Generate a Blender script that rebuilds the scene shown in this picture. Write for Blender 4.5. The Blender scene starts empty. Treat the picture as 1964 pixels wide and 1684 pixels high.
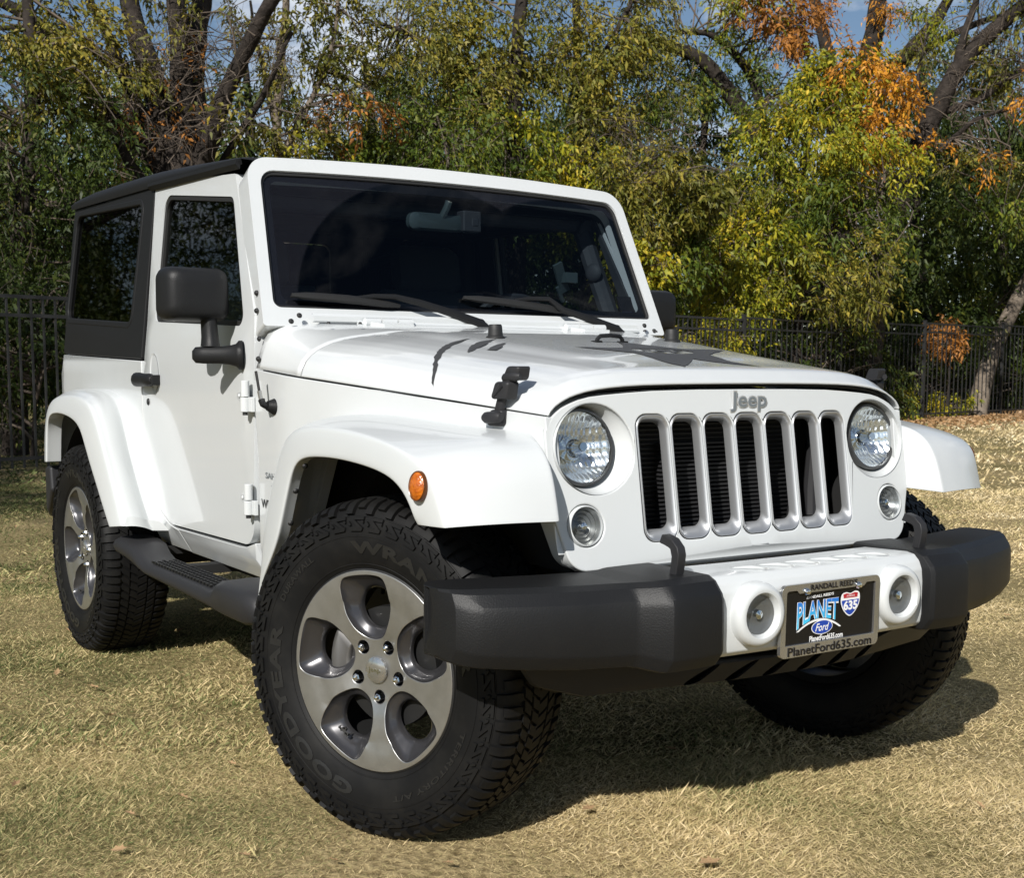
import bpy, bmesh, math, random
import numpy as np
from mathutils import Vector, Matrix, Euler
R_ = math.radians
rng = np.random.default_rng(7)
random.seed(7)
SC = bpy.context.scene
COL = SC.collection

# ------------------------------------------------------------------ camera
CAMP = np.array([2.7408, -2.1604, 1.1124])
HEAD, PITCH, ROLL = 2.5393, -0.1017, 0.0056
FPX, CX, CY, WPX, HPX = 2467.49, 1072.41, 958.32, 1964.0, 1684.0
_f = np.array([math.cos(HEAD)*math.cos(PITCH), math.sin(HEAD)*math.cos(PITCH), math.sin(PITCH)])
_r = np.cross(_f, [0, 0, 1]); _r /= np.linalg.norm(_r)
_u = np.cross(_r, _f)
_c, _s = math.cos(ROLL), math.sin(ROLL)
CR = _c*_r+_s*_u
CU = -_s*_r+_c*_u
cam = bpy.data.cameras.new('camera')
cam_o = bpy.data.objects.new('camera', cam)
COL.objects.link(cam_o)
cam_o.matrix_world = Matrix([[CR[i], CU[i], -_f[i], CAMP[i]] for i in range(3)]+[[0, 0, 0, 1]])
cam.sensor_fit = 'HORIZONTAL'
cam.sensor_width = 36.0
cam.lens = FPX/WPX*36.0
cam.shift_x = (WPX/2-CX)/WPX
cam.shift_y = (CY-HPX/2)/WPX
cam.clip_start = 0.05
cam.clip_end = 600
cam.dof.use_dof = True
cam.dof.focus_distance = 3.55
cam.dof.aperture_fstop = 15.0
SC.camera = cam_o
SC.render.resolution_x, SC.render.resolution_y = 1024, 879

# ------------------------------------------------------------------ sky, sun, exposure
SUNV = Vector((0.90, -1.18, 1.02)).normalized()          # towards the sun
SUN_EL = math.asin(SUNV.z)
SUN_ROT = math.atan2(SUNV.x, SUNV.y)
world = bpy.data.worlds.new('World')
SC.world = world
world.use_nodes = True
wn, wl = world.node_tree.nodes, world.node_tree.links
wn.clear()
sky = wn.new('ShaderNodeTexSky')
sky.sky_type = 'NISHITA'
sky.sun_disc = False
sky.sun_elevation = SUN_EL
sky.sun_rotation = SUN_ROT
sky.air_density = 1.0
sky.dust_density = 0.25
sky.ozone_density = 2.0
tc = wn.new('ShaderNodeTexCoord')
cn = wn.new('ShaderNodeTexNoise')
cn.inputs['Scale'].default_value = 3.2
cn.inputs['Detail'].default_value = 7
cn.inputs['Roughness'].default_value = 0.6
mp_ = wn.new('ShaderNodeMapping'); mp_.inputs['Scale'].default_value = (1, 1, 2.4)
cr = wn.new('ShaderNodeValToRGB')
cr.color_ramp.elements[0].position = 0.50
cr.color_ramp.elements[1].position = 0.66
mx = wn.new('ShaderNodeMix'); mx.data_type = 'RGBA'
bgn = wn.new('ShaderNodeBackground')
bgn.inputs['Strength'].default_value = 0.062
wo = wn.new('ShaderNodeOutputWorld')
wl.new(tc.outputs['Generated'], mp_.inputs['Vector'])
wl.new(mp_.outputs['Vector'], cn.inputs['Vector'])
wl.new(cn.outputs['Fac'], cr.inputs['Fac'])
wl.new(cr.outputs['Color'], mx.inputs['Factor'])
wl.new(sky.outputs['Color'], mx.inputs['A'])
mx.inputs['B'].default_value = (13.0, 13.4, 14.2, 1)
wl.new(mx.outputs['Result'], bgn.inputs['Color'])
wl.new(bgn.outputs['Background'], wo.inputs['Surface'])
sun = bpy.data.lights.new('sun', 'SUN')
sun.energy = 5.0
sun.angle = R_(0.55)
sun.color = (1.0, 0.965, 0.91)
sun_o = bpy.data.objects.new('sun', sun)
COL.objects.link(sun_o)
sun_o.location = SUNV*30
sun_o.rotation_euler = (-SUNV).to_track_quat('-Z', 'Y').to_euler()
SC.view_settings.view_transform = 'Standard'
SC.view_settings.look = 'None'
SC.view_settings.exposure = 0.27
SC.view_settings.gamma = 1.0
SC.render.engine = 'CYCLES'
try:
    SC.cycles.max_bounces = 8
    SC.cycles.transparent_max_bounces = 12
    SC.cycles.caustics_reflective = False
    SC.cycles.caustics_refractive = False
except Exception:
    pass

# ------------------------------------------------------------------ helpers
def at(u, v, d):
    """world point seen at photo pixel (u, v), d metres in front of the camera"""
    return CAMP+d*(_f+CR*(u-CX)/FPX-CU*(v-CY)/FPX)

def tag(o, label=None, cat=None, group=None, kind=None):
    if label: o['label'] = label
    if cat: o['category'] = cat
    if group: o['group'] = group
    if kind: o['kind'] = kind
    return o

def empty(name, loc=(0, 0, 0), rot=(0, 0, 0)):
    o = bpy.data.objects.new(name, None)
    o.empty_display_size = 0.2
    COL.objects.link(o)
    o.location = loc; o.rotation_euler = rot
    return o

def link(name, me, mat=None, parent=None, smooth=True, ang=35):
    o = bpy.data.objects.new(name, me)
    COL.objects.link(o)
    if mat is not None:
        for m in (mat if isinstance(mat, (list, tuple)) else [mat]):
            me.materials.append(m)
    if smooth and len(me.polygons):
        me.polygons.foreach_set('use_smooth', [True]*len(me.polygons))
        if ang: me.set_sharp_from_angle(angle=R_(ang))
    if parent is not None: o.parent = parent
    return o

def mod_bevel(o, w, seg=2, ang=35):
    m = o.modifiers.new('bevel', 'BEVEL')
    m.width = w; m.segments = seg; m.limit_method = 'ANGLE'; m.angle_limit = R_(ang)
    m.harden_normals = True
    m.use_clamp_overlap = True
    return o

def mod_sub(o, lv=2):
    m = o.modifiers.new('subdivision', 'SUBSURF'); m.levels = lv; m.render_levels = lv
    return o

def bm_mesh(name, bm, recalc=True):
    if recalc: bmesh.ops.recalc_face_normals(bm, faces=bm.faces[:])
    me = bpy.data.meshes.new(name); bm.to_mesh(me); bm.free()
    return me

class MB:
    """collects primitives that become ONE mesh"""
    def __init__(s): s.v = []; s.f = []; s.m = []; s.mi = 0
    def add(s, vs, fs):
        n = len(s.v); s.v += [tuple(p) for p in vs]
        s.f += [tuple(i+n for i in f) for f in fs]; s.m += [s.mi]*len(fs)
        return s
    def box(s, c, d, rot=None):
        c = Vector(c); M = rot.to_matrix() if rot is not None else Matrix.Identity(3)
        vs = [c+M@Vector((x*d[0]/2, y*d[1]/2, z*d[2]/2)) for x in (-1, 1) for y in (-1, 1) for z in (-1, 1)]
        return s.add(vs, [(0, 1, 3, 2), (4, 6, 7, 5), (0, 4, 5, 1), (2, 3, 7, 6), (0, 2, 6, 4), (1, 5, 7, 3)])
    def loft(s, secs, closed=False, caps=False):
        n = len(secs[0]); vs = [p for q in secs for p in q]; fs = []
        for i in range(len(secs)-1):
            for j in range(n if closed else n-1):
                k = (j+1) % n
                fs.append((i*n+j, i*n+k, (i+1)*n+k, (i+1)*n+j))
        if caps:
            fs.append(tuple(range(n))[::-1]); fs.append(tuple((len(secs)-1)*n+j for j in range(n)))
        return s.add(vs, fs)
    def tube(s, pts, rad, n=10, caps=True):
        pts = [Vector(p) for p in pts]
        if not hasattr(rad, '__len__'): rad = [rad]*len(pts)
        secs = []; up = None
        for i, p in enumerate(pts):
            t = (pts[min(i+1, len(pts)-1)]-pts[max(i-1, 0)]).normalized()
            if up is None:
                up = Vector((0, 0, 1)) if abs(t.z) < .9 else Vector((1, 0, 0))
            up = (up-t*up.dot(t))
            if up.length < 1e-5: up = t.orthogonal()
            up.normalize(); q = t.cross(up)
            secs.append([p+(up*math.cos(a)+q*math.sin(a))*rad[i] for a in [2*math.pi*k/n for k in range(n)]])
        return s.loft(secs, True, caps)
    def lathe(s, prof, o=(0, 0, 0), ax=(0, 0, 1), n=48, closed=False):
        ax = Vector(ax).normalized(); u = ax.orthogonal().normalized(); w = ax.cross(u); o = Vector(o)
        secs = [[o+ax*h+(u*math.cos(a)+w*math.sin(a))*r for a in [2*math.pi*k/n for k in range(n)]] for r, h in prof]
        if closed: secs.append(secs[0])
        return s.loft(secs, True, False)
    def build(s, name, mat=None, parent=None, smooth=True, ang=35, recalc=True, weld=0):
        me = bpy.data.meshes.new(name); me.from_pydata([tuple(p) for p in s.v], [], s.f)
        if len(set(s.m)) > 1: me.polygons.foreach_set('material_index', s.m)
        if recalc or weld:
            bm = bmesh.new(); bm.from_mesh(me)
            if weld: bmesh.ops.remove_doubles(bm, verts=bm.verts[:], dist=weld)
            if recalc: bmesh.ops.recalc_face_normals(bm, faces=bm.faces[:])
            bm.to_mesh(me); bm.free()
        return link(name, me, mat, parent, smooth, ang)

def rp(pts, n=6):
    """rounded polygon from (x, y, radius) corners"""
    out = []; N = len(pts)
    for i, p in enumerate(pts):
        r = p[2] if len(p) > 2 else 0
        a = Vector(pts[i-1][:2]); b = Vector(p[:2]); c = Vector(pts[(i+1) % N][:2])
        if r <= 0: out.append((b.x, b.y)); continue
        d1 = (a-b); d2 = (c-b); l1, l2 = d1.length, d2.length; d1 /= l1; d2 /= l2
        an = d1.angle(d2); t = min(r/math.tan(an/2), l1*.49, l2*.49); rr = t*math.tan(an/2)
        ce = b+(d1+d2).normalized()*(rr/math.sin(an/2))
        s0 = b+d1*t-ce; e0 = b+d2*t-ce
        a0 = math.atan2(s0.y, s0.x); a1 = math.atan2(e0.y, e0.x); da = (a1-a0+math.pi) % (2*math.pi)-math.pi
        for k in range(n+1):
            q = a0+da*k/n; out.append((ce.x+rr*math.cos(q), ce.y+rr*math.sin(q)))
    return out

def circ(cx, cy, r, n=40, ry=None):
    ry = ry or r
    return [(cx+r*math.cos(2*math.pi*k/n), cy+ry*math.sin(2*math.pi*k/n)) for k in range(n)]

def cr_spline(pts, n=8, closed=False):
    P = [np.array(p, float) for p in pts]; N = len(P); out = []
    rngk = range(N if closed else N-1)
    for i in rngk:
        p0 = P[(i-1) % N] if (closed or i > 0) else 2*P[0]-P[1]
        p1, p2 = P[i], P[(i+1) % N]
        p3 = P[(i+2) % N] if (closed or i+2 < N) else 2*P[-1]-P[-2]
        for k in range(n):
            t = k/n
            out.append(.5*((2*p1)+(-p0+p2)*t+(2*p0-5*p1+4*p2-p3)*t*t+(-p0+3*p1-3*p2+p3)*t**3))
    if not closed: out.append(P[-1])
    return [tuple(q) for q in out]

def inside(p, lp):
    x, y = p; c = False; n = len(lp)
    for i in range(n):
        x1, y1 = lp[i-1]; x2, y2 = lp[i]
        if (y1 > y) != (y2 > y) and x < (x2-x1)*(y-y1)/(y2-y1)+x1: c = not c
    return c

def fill_bm(loops, grid=None):
    """outline with holes, filled by a constrained triangulation with inner grid points"""
    from mathutils.geometry import delaunay_2d_cdt
    pts = []; eds = []
    for lp in loops:
        q = []
        for p in lp:
            if not q or math.hypot(p[0]-q[-1][0], p[1]-q[-1][1]) > 1e-6: q.append((float(p[0]), float(p[1])))
        if math.hypot(q[0][0]-q[-1][0], q[0][1]-q[-1][1]) < 1e-6: q.pop()
        n = len(pts); pts += q; eds += [(n+i, n+(i+1) % len(q)) for i in range(len(q))]
    if grid:
        B = np.array(pts); lo, hi = B.min(0), B.max(0); k = 0
        E = np.array(eds); A_, C_ = B[E[:, 0]], B[E[:, 1]]; AC = C_-A_; L2 = (AC**2).sum(1)
        y = lo[1]+grid*.5
        while y < hi[1]:
            x = lo[0]+grid*(.5 if k % 2 else .25)
            while x < hi[0]:
                P = np.array([x, y]); t = np.clip(((P-A_)*AC).sum(1)/L2, 0, 1)
                if np.min(np.hypot(*(A_+AC*t[:, None]-P).T)) > grid*.42 and inside((x, y), loops[0]): pts.append((x, y))
                x += grid
            y += grid*.87; k += 1
    V, E2, F2, _, _, _ = delaunay_2d_cdt([Vector(p) for p in pts], eds, [], 0, 1e-7)
    bm = bmesh.new(); vs = [bm.verts.new((v.x, v.y, 0)) for v in V]
    for f in F2:
        c = ((V[f[0]]+V[f[1]]+V[f[2]])/3)
        if inside(c, loops[0]) and not any(inside(c, h) for h in loops[1:]):
            bm.faces.new([vs[i] for i in f])
    bmesh.ops.delete(bm, geom=[v for v in bm.verts if not v.link_faces], context='VERTS')
    return bm

def panel(name, loops, mp, off, mat, parent=None, grid=.06, bevel=.004, seg=2, ang=35):
    """plate: 2-D outline with holes, mapped to 3-D by mp, given thickness by the vector (or function) off"""
    bm = fill_bm(loops, grid)
    bmesh.ops.recalc_face_normals(bm, faces=bm.faces[:])
    fr = bm.verts[:]; bnd = [e for e in bm.edges if len(e.link_faces) == 1]; faces = bm.faces[:]
    P2 = {v: (v.co.x, v.co.y) for v in fr}
    front = {v: Vector(mp(*P2[v])) for v in fr}
    back = {}
    for v in fr:
        o_ = Vector(off(*P2[v])) if callable(off) else Vector(off)
        back[v] = bm.verts.new(front[v]+o_)
    for v in fr: v.co = front[v]
    for f in faces: bm.faces.new([back[v] for v in reversed(f.verts)])
    for e in bnd:
        a, b = e.verts
        try: bm.faces.new([a, b, back[b], back[a]])
        except ValueError: pass
    o = link(name, bm_mesh(name, bm), mat, parent, True, ang)
    if bevel: mod_bevel(o, bevel, seg)
    return o

def sheet(name, loops, mp, mat, parent=None, grid=.03):
    bm = fill_bm(loops, grid)
    for v in bm.verts: v.co = Vector(mp(v.co.x, v.co.y))
    return link(name, bm_mesh(name, bm), mat, parent, True, 60)

def text_loops(txt, size=1, offset=0, extrude=0, bevel=0, shear=0, sp=1.0, align='CENTER', res=3):
    cu = bpy.data.curves.new('t', 'FONT'); cu.body = txt; cu.size = size; cu.align_x = align; cu.align_y = 'CENTER'
    cu.extrude = extrude; cu.offset = offset; cu.bevel_depth = bevel; cu.bevel_resolution = 1; cu.shear = shear
    cu.space_character = sp; cu.resolution_u = res
    o = bpy.data.objects.new('t', cu); COL.objects.link(o)
    dg = bpy.context.evaluated_depsgraph_get()
    me = bpy.data.meshes.new_from_object(o.evaluated_get(dg))
    bpy.data.objects.remove(o); bpy.data.curves.remove(cu)
    return me

def text_mesh(name, txt, mp, mat, parent, fit=None, **k):
    """lettering as a mesh; (x, y, z) of the flat text go through mp; fit = (width, height) rescales it"""
    me = text_loops(txt, **k)
    if fit:
        co = np.array([v.co[:] for v in me.vertices]); lo, hi = co.min(0), co.max(0)
        for v in me.vertices:
            v.co.x = ((v.co.x-lo[0])/(hi[0]-lo[0])-.5)*fit[0]; v.co.y = ((v.co.y-lo[1])/(hi[1]-lo[1])-.5)*fit[1]
    for v in me.vertices: v.co = Vector(mp(*v.co))
    return link(name, me, mat, parent, True, 30)

def interp(x, xs, ys): return float(np.interp(x, xs, ys))
def sm(t): t = min(1, max(0, t)); return t*t*(3-2*t)

# ------------------------------------------------------------------ materials
def mat(name, col, rough=.5, metal=0, coat=0, spec=.5, bump=None, var=None, coatr=.05):
    m = bpy.data.materials.new(name); m.use_nodes = True
    nt = m.node_tree; b = nt.nodes['Principled BSDF']
    b.inputs['Base Color'].default_value = (*col, 1); b.inputs['Roughness'].default_value = rough
    b.inputs['Metallic'].default_value = metal; b.inputs['Coat Weight'].default_value = coat
    b.inputs['Coat Roughness'].default_value = coatr
    b.inputs['Specular IOR Level'].default_value = spec
    t = nt.nodes.new('ShaderNodeTexCoord')
    if bump:
        n = nt.nodes.new('ShaderNodeTexNoise'); n.inputs['Scale'].default_value = bump[0]; n.inputs['Detail'].default_value = 3
        bp = nt.nodes.new('ShaderNodeBump'); bp.inputs['Strength'].default_value = bump[1]; bp.inputs['Distance'].default_value = bump[2]
        nt.links.new(t.outputs['Object'], n.inputs['Vector']); nt.links.new(n.outputs['Fac'], bp.inputs['Height'])
        nt.links.new(bp.outputs['Normal'], b.inputs['Normal'])
    if var:                                   # (scale, second colour, lo, hi): blotches of a second colour
        n = nt.nodes.new('ShaderNodeTexNoise'); n.inputs['Scale'].default_value = var[0]; n.inputs['Detail'].default_value = 6
        n.inputs['Roughness'].default_value = .65
        r = nt.nodes.new('ShaderNodeValToRGB'); r.color_ramp.elements[0].position = var[2]; r.color_ramp.elements[1].position = var[3]
        r.color_ramp.elements[0].color = (*col, 1); r.color_ramp.elements[1].color = (*var[1], 1)
        nt.links.new(t.outputs['Object'], n.inputs['Vector']); nt.links.new(n.outputs['Fac'], r.inputs['Fac'])
        nt.links.new(r.outputs['Color'], b.inputs['Base Color'])
    return m

M_paint = mat('white_paint', (.56, .578, .582), .26, 0, .8, .5, var=(2.3, (.53, .55, .553), .45, .75))
M_paint_d = mat('dusty_white_paint', (.55, .57, .572), .33, 0, .45, .5, var=(260, (.52, .50, .46), .70, .80))
M_black = mat('black_textured_plastic', (.0095, .0098, .0105), .48, 0, 0, .26, bump=(300, .5, .0012), var=(22, (.0105, .0108, .0112), .45, .75))
M_top = mat('black_hardtop_plastic', (.009, .0093, .0100), .55, 0, 0, .25, bump=(700, .2, .0006))
M_trim = mat('grey_plastic', (.021, .021, .0225), .5, 0, 0, .3, bump=(900, .2, .0005))
M_rubber = mat('black_rubber', (.012, .012, .012), .6)
M_dark = mat('dark_underbody', (.006, .006, .006), .8)
M_tyre = mat('tyre_rubber', (.0050, .0050, .0051), .60, 0, 0, .2, bump=(500, .15, .0006), var=(9, (.012, .0115, .0105), .45, .75))
M_tyre_l = mat('tyre_lettering', (.012, .0119, .0117), .42)
M_alloy = mat('machined_alloy', (.44, .437, .425), .34, .85, .3, var=(30, (.385, .382, .37), .4, .7))
M_alloy_d = mat('dark_painted_alloy', (.052, .051, .054), .28, .5, .5)
M_chrome = mat('chrome', (.82, .82, .80), .07, 1)
M_chrome_w = mat('worn_chrome', (.50, .50, .49), .16, .85)
M_silver = mat('silver_paint', (.42, .43, .44), .36, .7, .3)
M_badge = mat('grey_badge', (.20, .225, .245), .35, .35)
M_decal = mat('charcoal_vinyl', (.035, .035, .035), .55)
M_amber = mat('amber_lens', (.52, .135, .006), .14, 0, 1, bump=(120, .8, .004), var=(60, (.30, .06, .003), .4, .65))
M_ambd = mat('dark_amber_rim', (.10, .03, .004), .3)
M_red = mat('red_lens', (.25, .01, .01), .15, 0, 1)
M_int = mat('dark_cabin_trim', (.024, .026, .030), .7)
M_seat = mat('charcoal_seat_cloth', (.05, .054, .06), .9)
M_refl = mat('lamp_reflector', (.88, .90, .90), .19, .93)
M_bulb = mat('lamp_bulb_shield', (.70, .72, .74), .12, 1)
M_liner = mat('wheel_well_liner', (.004, .004, .004), .9)
M_disc = mat('brake_disc_steel', (.020, .017, .014), .6, .4)
M_iron = mat('cast_iron', (.16, .155, .15), .5, .7)
M_fogr = mat('grey_fog_reflector', (.17, .17, .165), .35, .5)
M_sigr = mat('grey_signal_reflector', (.30, .30, .29), .3, .8)
M_ringd = mat('dark_metal_ring', (.10, .10, .10), .35, .7)
M_bsil = mat('bright_silver', (.68, .69, .70), .2, .6)
M_barrel = mat('dark_rim_barrel', (.018, .018, .018), .45, .3)
M_fin = mat('radiator_fins', (.016, .016, .017), .5, .3)
M_wht = mat('white_print', (.80, .80, .80), .4)
M_blue = mat('blue_print', (.012, .055, .36), .35)
M_redp = mat('red_print', (.42, .02, .03), .35)
M_platk = mat('black_plate_print', (.006, .006, .007), .25)
M_green = mat('pale_mirror_housing', (.045, .062, .064), .4)

def glass_mat(name, tint, film=None):
    m = bpy.data.materials.new(name); m.use_nodes = True; nt = m.node_tree; nt.nodes.clear(); L = nt.links.new
    tr = nt.nodes.new('ShaderNodeBsdfTransparent'); tr.inputs['Color'].default_value = (*tint, 1)
    gl = nt.nodes.new('ShaderNodeBsdfGlossy'); gl.inputs['Roughness'].default_value = .015
    ge = nt.nodes.new('ShaderNodeNewGeometry'); dt = nt.nodes.new('ShaderNodeVectorMath'); dt.operation = 'DOT_PRODUCT'
    L(ge.outputs['Incoming'], dt.inputs[0]); L(ge.outputs['Normal'], dt.inputs[1])
    def mth(op, a, b=None):
        q = nt.nodes.new('ShaderNodeMath'); q.operation = op
        for k, z in enumerate((a, b)):
            if z is None: continue
            if isinstance(z, (int, float)): q.inputs[k].default_value = z
            else: L(z, q.inputs[k])
        return q
    ab = mth('ABSOLUTE', dt.outputs['Value']); om = mth('SUBTRACT', 1.0, ab.outputs[0]); pw = mth('POWER', om.outputs[0], 5.0)
    fr = mth('MULTIPLY_ADD', pw.outputs[0], .62); fr.inputs[2].default_value = .030
    mx = nt.nodes.new('ShaderNodeMixShader'); out = nt.nodes.new('ShaderNodeOutputMaterial')
    L(fr.outputs[0], mx.inputs[0]); L(tr.outputs[0], mx.inputs[1]); L(gl.outputs[0], mx.inputs[2])
    last = mx
    if film:                                  # dust left outside the two arcs the wipers sweep
        g = nt.nodes.new('ShaderNodeNewGeometry'); sx = nt.nodes.new('ShaderNodeSeparateXYZ'); L(g.outputs['Position'], sx.inputs[0])
        ds = []
        for (cy, cz, r) in film:
            cv = nt.nodes.new('ShaderNodeCombineXYZ'); L(sx.outputs['Y'], cv.inputs[0])
            mz = nt.nodes.new('ShaderNodeMath'); mz.operation = 'MULTIPLY_ADD'; L(sx.outputs['Z'], mz.inputs[0])
            mz.inputs[1].default_value = 1.095; mz.inputs[2].default_value = -cz*1.095
            L(mz.outputs[0], cv.inputs[1])
            d = nt.nodes.new('ShaderNodeVectorMath'); d.operation = 'DISTANCE'; L(cv.outputs[0], d.inputs[0]); d.inputs[1].default_value = (cy, 0, 0)
            gt = nt.nodes.new('ShaderNodeMapRange'); gt.inputs['From Min'].default_value = r-.004; gt.inputs['From Max'].default_value = r+.004
            L(d.outputs['Value'], gt.inputs['Value']); ds.append(gt)
        mn = nt.nodes.new('ShaderNodeMath'); mn.operation = 'MINIMUM'; L(ds[0].outputs[0], mn.inputs[0]); L(ds[1].outputs[0], mn.inputs[1])
        sc = nt.nodes.new('ShaderNodeMath'); sc.operation = 'MULTIPLY'; L(mn.outputs[0], sc.inputs[0]); sc.inputs[1].default_value = .030
        df = nt.nodes.new('ShaderNodeBsdfDiffuse'); df.inputs['Color'].default_value = (.20, .20, .25, 1)
        m2 = nt.nodes.new('ShaderNodeMixShader'); L(sc.outputs[0], m2.inputs[0]); L(mx.outputs[0], m2.inputs[1]); L(df.outputs[0], m2.inputs[2]); last = m2
    L(last.outputs[0], out.inputs['Surface'])
    return m
M_wsglass = glass_mat('windshield_glass', (.50, .56, .60), [(-.10, 1.235, .525), (.42, 1.235, .505)])
M_dglass = glass_mat('tinted_door_glass', (.46, .49, .48))
M_qglass = glass_mat('dark_privacy_glass', (.02, .021, .021))
M_lens = glass_mat('clear_lens', (.93, .95, .96))

def lens_ribbed(name, col):
    m = glass_mat(name, col); nt = m.node_tree
    t = nt.nodes.new('ShaderNodeTexCoord'); w = nt.nodes.new('ShaderNodeTexWave'); w.inputs['Scale'].default_value = 28
    w.bands_direction = 'Y'; w.inputs['Distortion'].default_value = 1.5
    b = nt.nodes.new('ShaderNodeBump'); b.inputs['Strength'].default_value = .6; b.inputs['Distance'].default_value = .004
    nt.links.new(t.outputs['Object'], w.inputs['Vector']); nt.links.new(w.outputs['Fac'], b.inputs['Height'])
    for n in nt.nodes:
        if n.type == 'BSDF_GLOSSY': nt.links.new(b.outputs['Normal'], n.inputs['Normal'])
    return m
M_hlens = lens_ribbed('ribbed_headlamp_lens', (.92, .95, .97))

# =================================================================== THE CAR
# car frame = world: x forward, y to the car's left, z up; front axle at x = 0, ground z = 0
CAR = empty('parked_car')
tag(CAR, 'white two-door off-road car with black hardtop and front wheels turned, parked on the grass', 'car')

def sy(z):                                   # half width of the body side at height z
    if z > 1.15: return .757-.11*(z-1.15)
    if z < .55: return .757-(.55-z)*.62
    return .757
def fy(x):                                   # half width of the fender side, tapering to the grille
    t = (.388-x)
    return min(.757, .578+t*.171)
def zs(x): return 1.011+(.388-x)*.0785       # seam between hood and fender
def gx(y, z, d=0): return .407+.16*(1.01-z)-.022*(y/.55)**2+d     # grille face
def wx(z): return -.852-.447*(z-1.282)       # windshield plane
WN = Vector((.913, 0, .408))

# ---- hood ---------------------------------------------------------------
HY_R = [1, .992, .978, .955, .931, .90, .868, .82, .761, .69, .608, .45, .28, .14, 0]
HF_R = [0, .16, .32, .45, .55, .635, .71, .785, .845, .90, .945, .975, .992, .998, 1]
HY_F = [1, .99, .970, .94, .905, .87, .83, .78, .72, .65, .56, .42, .28, .14, 0]
HF_F = [0, .14, .30, .45, .58, .67, .75, .82, .875, .92, .955, .98, .992, .998, 1]
ZCX = [-.90, -.58, -.40, -.25, 0, .166, .27, .34, .366, .374, .412, .420]
ZCZ = [1.230, 1.219, 1.206, 1.189, 1.158, 1.139, 1.127, 1.119, 1.1135, 1.110, 1.080, 1.072]
def hood_pt(x, s, j):
    t = sm((x+.57)/.95)
    ii = range(15); Y = interp(j, ii, HY_R)*(1-t)+interp(j, ii, HY_F)*t; F = interp(j, ii, HF_R)*(1-t)+interp(j, ii, HF_F)*t
    y = fy(x)*Y; z0 = zs(x); z = z0+(interp(x, ZCX, ZCZ)-z0)*F
    if x > .37: z = min(z, z0+(interp(x, ZCX, ZCZ)-z0)*F)
    hw = .44-.12*sm((x+.5)/.8)                # raised middle of the hood
    k = sm((hw+.05-abs(y))/.10)*(1-sm((x-.12)/.14))*sm((x+.66)/.05)
    z += .007*k
    xx = x-.022*(y/.55)**2*sm((x-.05)/.33)
    return Vector((xx, s*y, z))
def hood_z(x, y):
    best = None; Y = abs(y); prev = None
    for j in range(15):
        p = hood_pt(x, 1, j)
        if prev is not None and p.y <= Y <= prev.y:
            t = (Y-p.y)/max(1e-6, prev.y-p.y); return p.z*(1-t)+prev.z*t
        prev = p
    return prev.z
hx = [-.574, -.567]+list(np.arange(-.54, .34, .03))+[.34, .352, .360, .366, .370, .374, .378, .390, .402, .411]
secs = []
for x in hx:
    a = [hood_pt(x, -1, j) for j in np.linspace(0, 14, 57)]; b = [hood_pt(x, 1, j) for j in np.linspace(14, 0, 57)[1:]]
    secs.append(a+b)
m = MB(); m.loft(secs)
hood = m.build('hood', M_paint, CAR, ang=50)
so = hood.modifiers.new('solid', 'SOLIDIFY'); so.thickness = .004; so.offset = -1
# the dark gap under the front edge of the hood
m = MB()
pts = [Vector((gx(y, 1.07)-.018, y, 0)) for y in np.linspace(-.572, .572, 41)]
def grille_top(y):
    a = abs(y); return float(np.interp(a, [0, .15, .285, .40, .46, .50, .54, .565, .58], [1.0755, 1.075, 1.0722, 1.0655, 1.0592, 1.0505, 1.033, 1.013, .985]))
m.tube([(p.x, p.y, grille_top(p.y)+.002) for p in pts], .0065, 8)
m.build('hood_seal', M_rubber, hood)

# ---- cowl between hood and windshield ------------------------------------
secs = []
for k, x in enumerate(np.linspace(-.580, -.86, 12)):
    t = k/11; row = []
    for s in (-1, 1):
        half = []
        for j in range(15):
            p = hood_pt(-.574, s, j)
            q = Vector((0, s*interp(j, [0, 2, 4, 6, 8, 10, 14], [.757, .748, .735, .715, .690, .60, 0]),
                        interp(j, [0, 2, 4, 6, 8, 10, 14], [1.098, 1.145, 1.185, 1.215, 1.236, 1.245, 1.247])))
            p = Vector((x, p.y*(1-t)+q.y*t, p.z*(1-t)+q.z*t))
            if j == 0: p.z = zs(x)
            half.append(p)
        row += half if s < 0 else half[::-1][1:]
    secs.append(row)
m = MB(); m.loft(secs)
cowl = m.build('cowl', M_paint, CAR, ang=50)
so = cowl.modifiers.new('solid', 'SOLIDIFY'); so.thickness = .01; so.offset = -1

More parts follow.
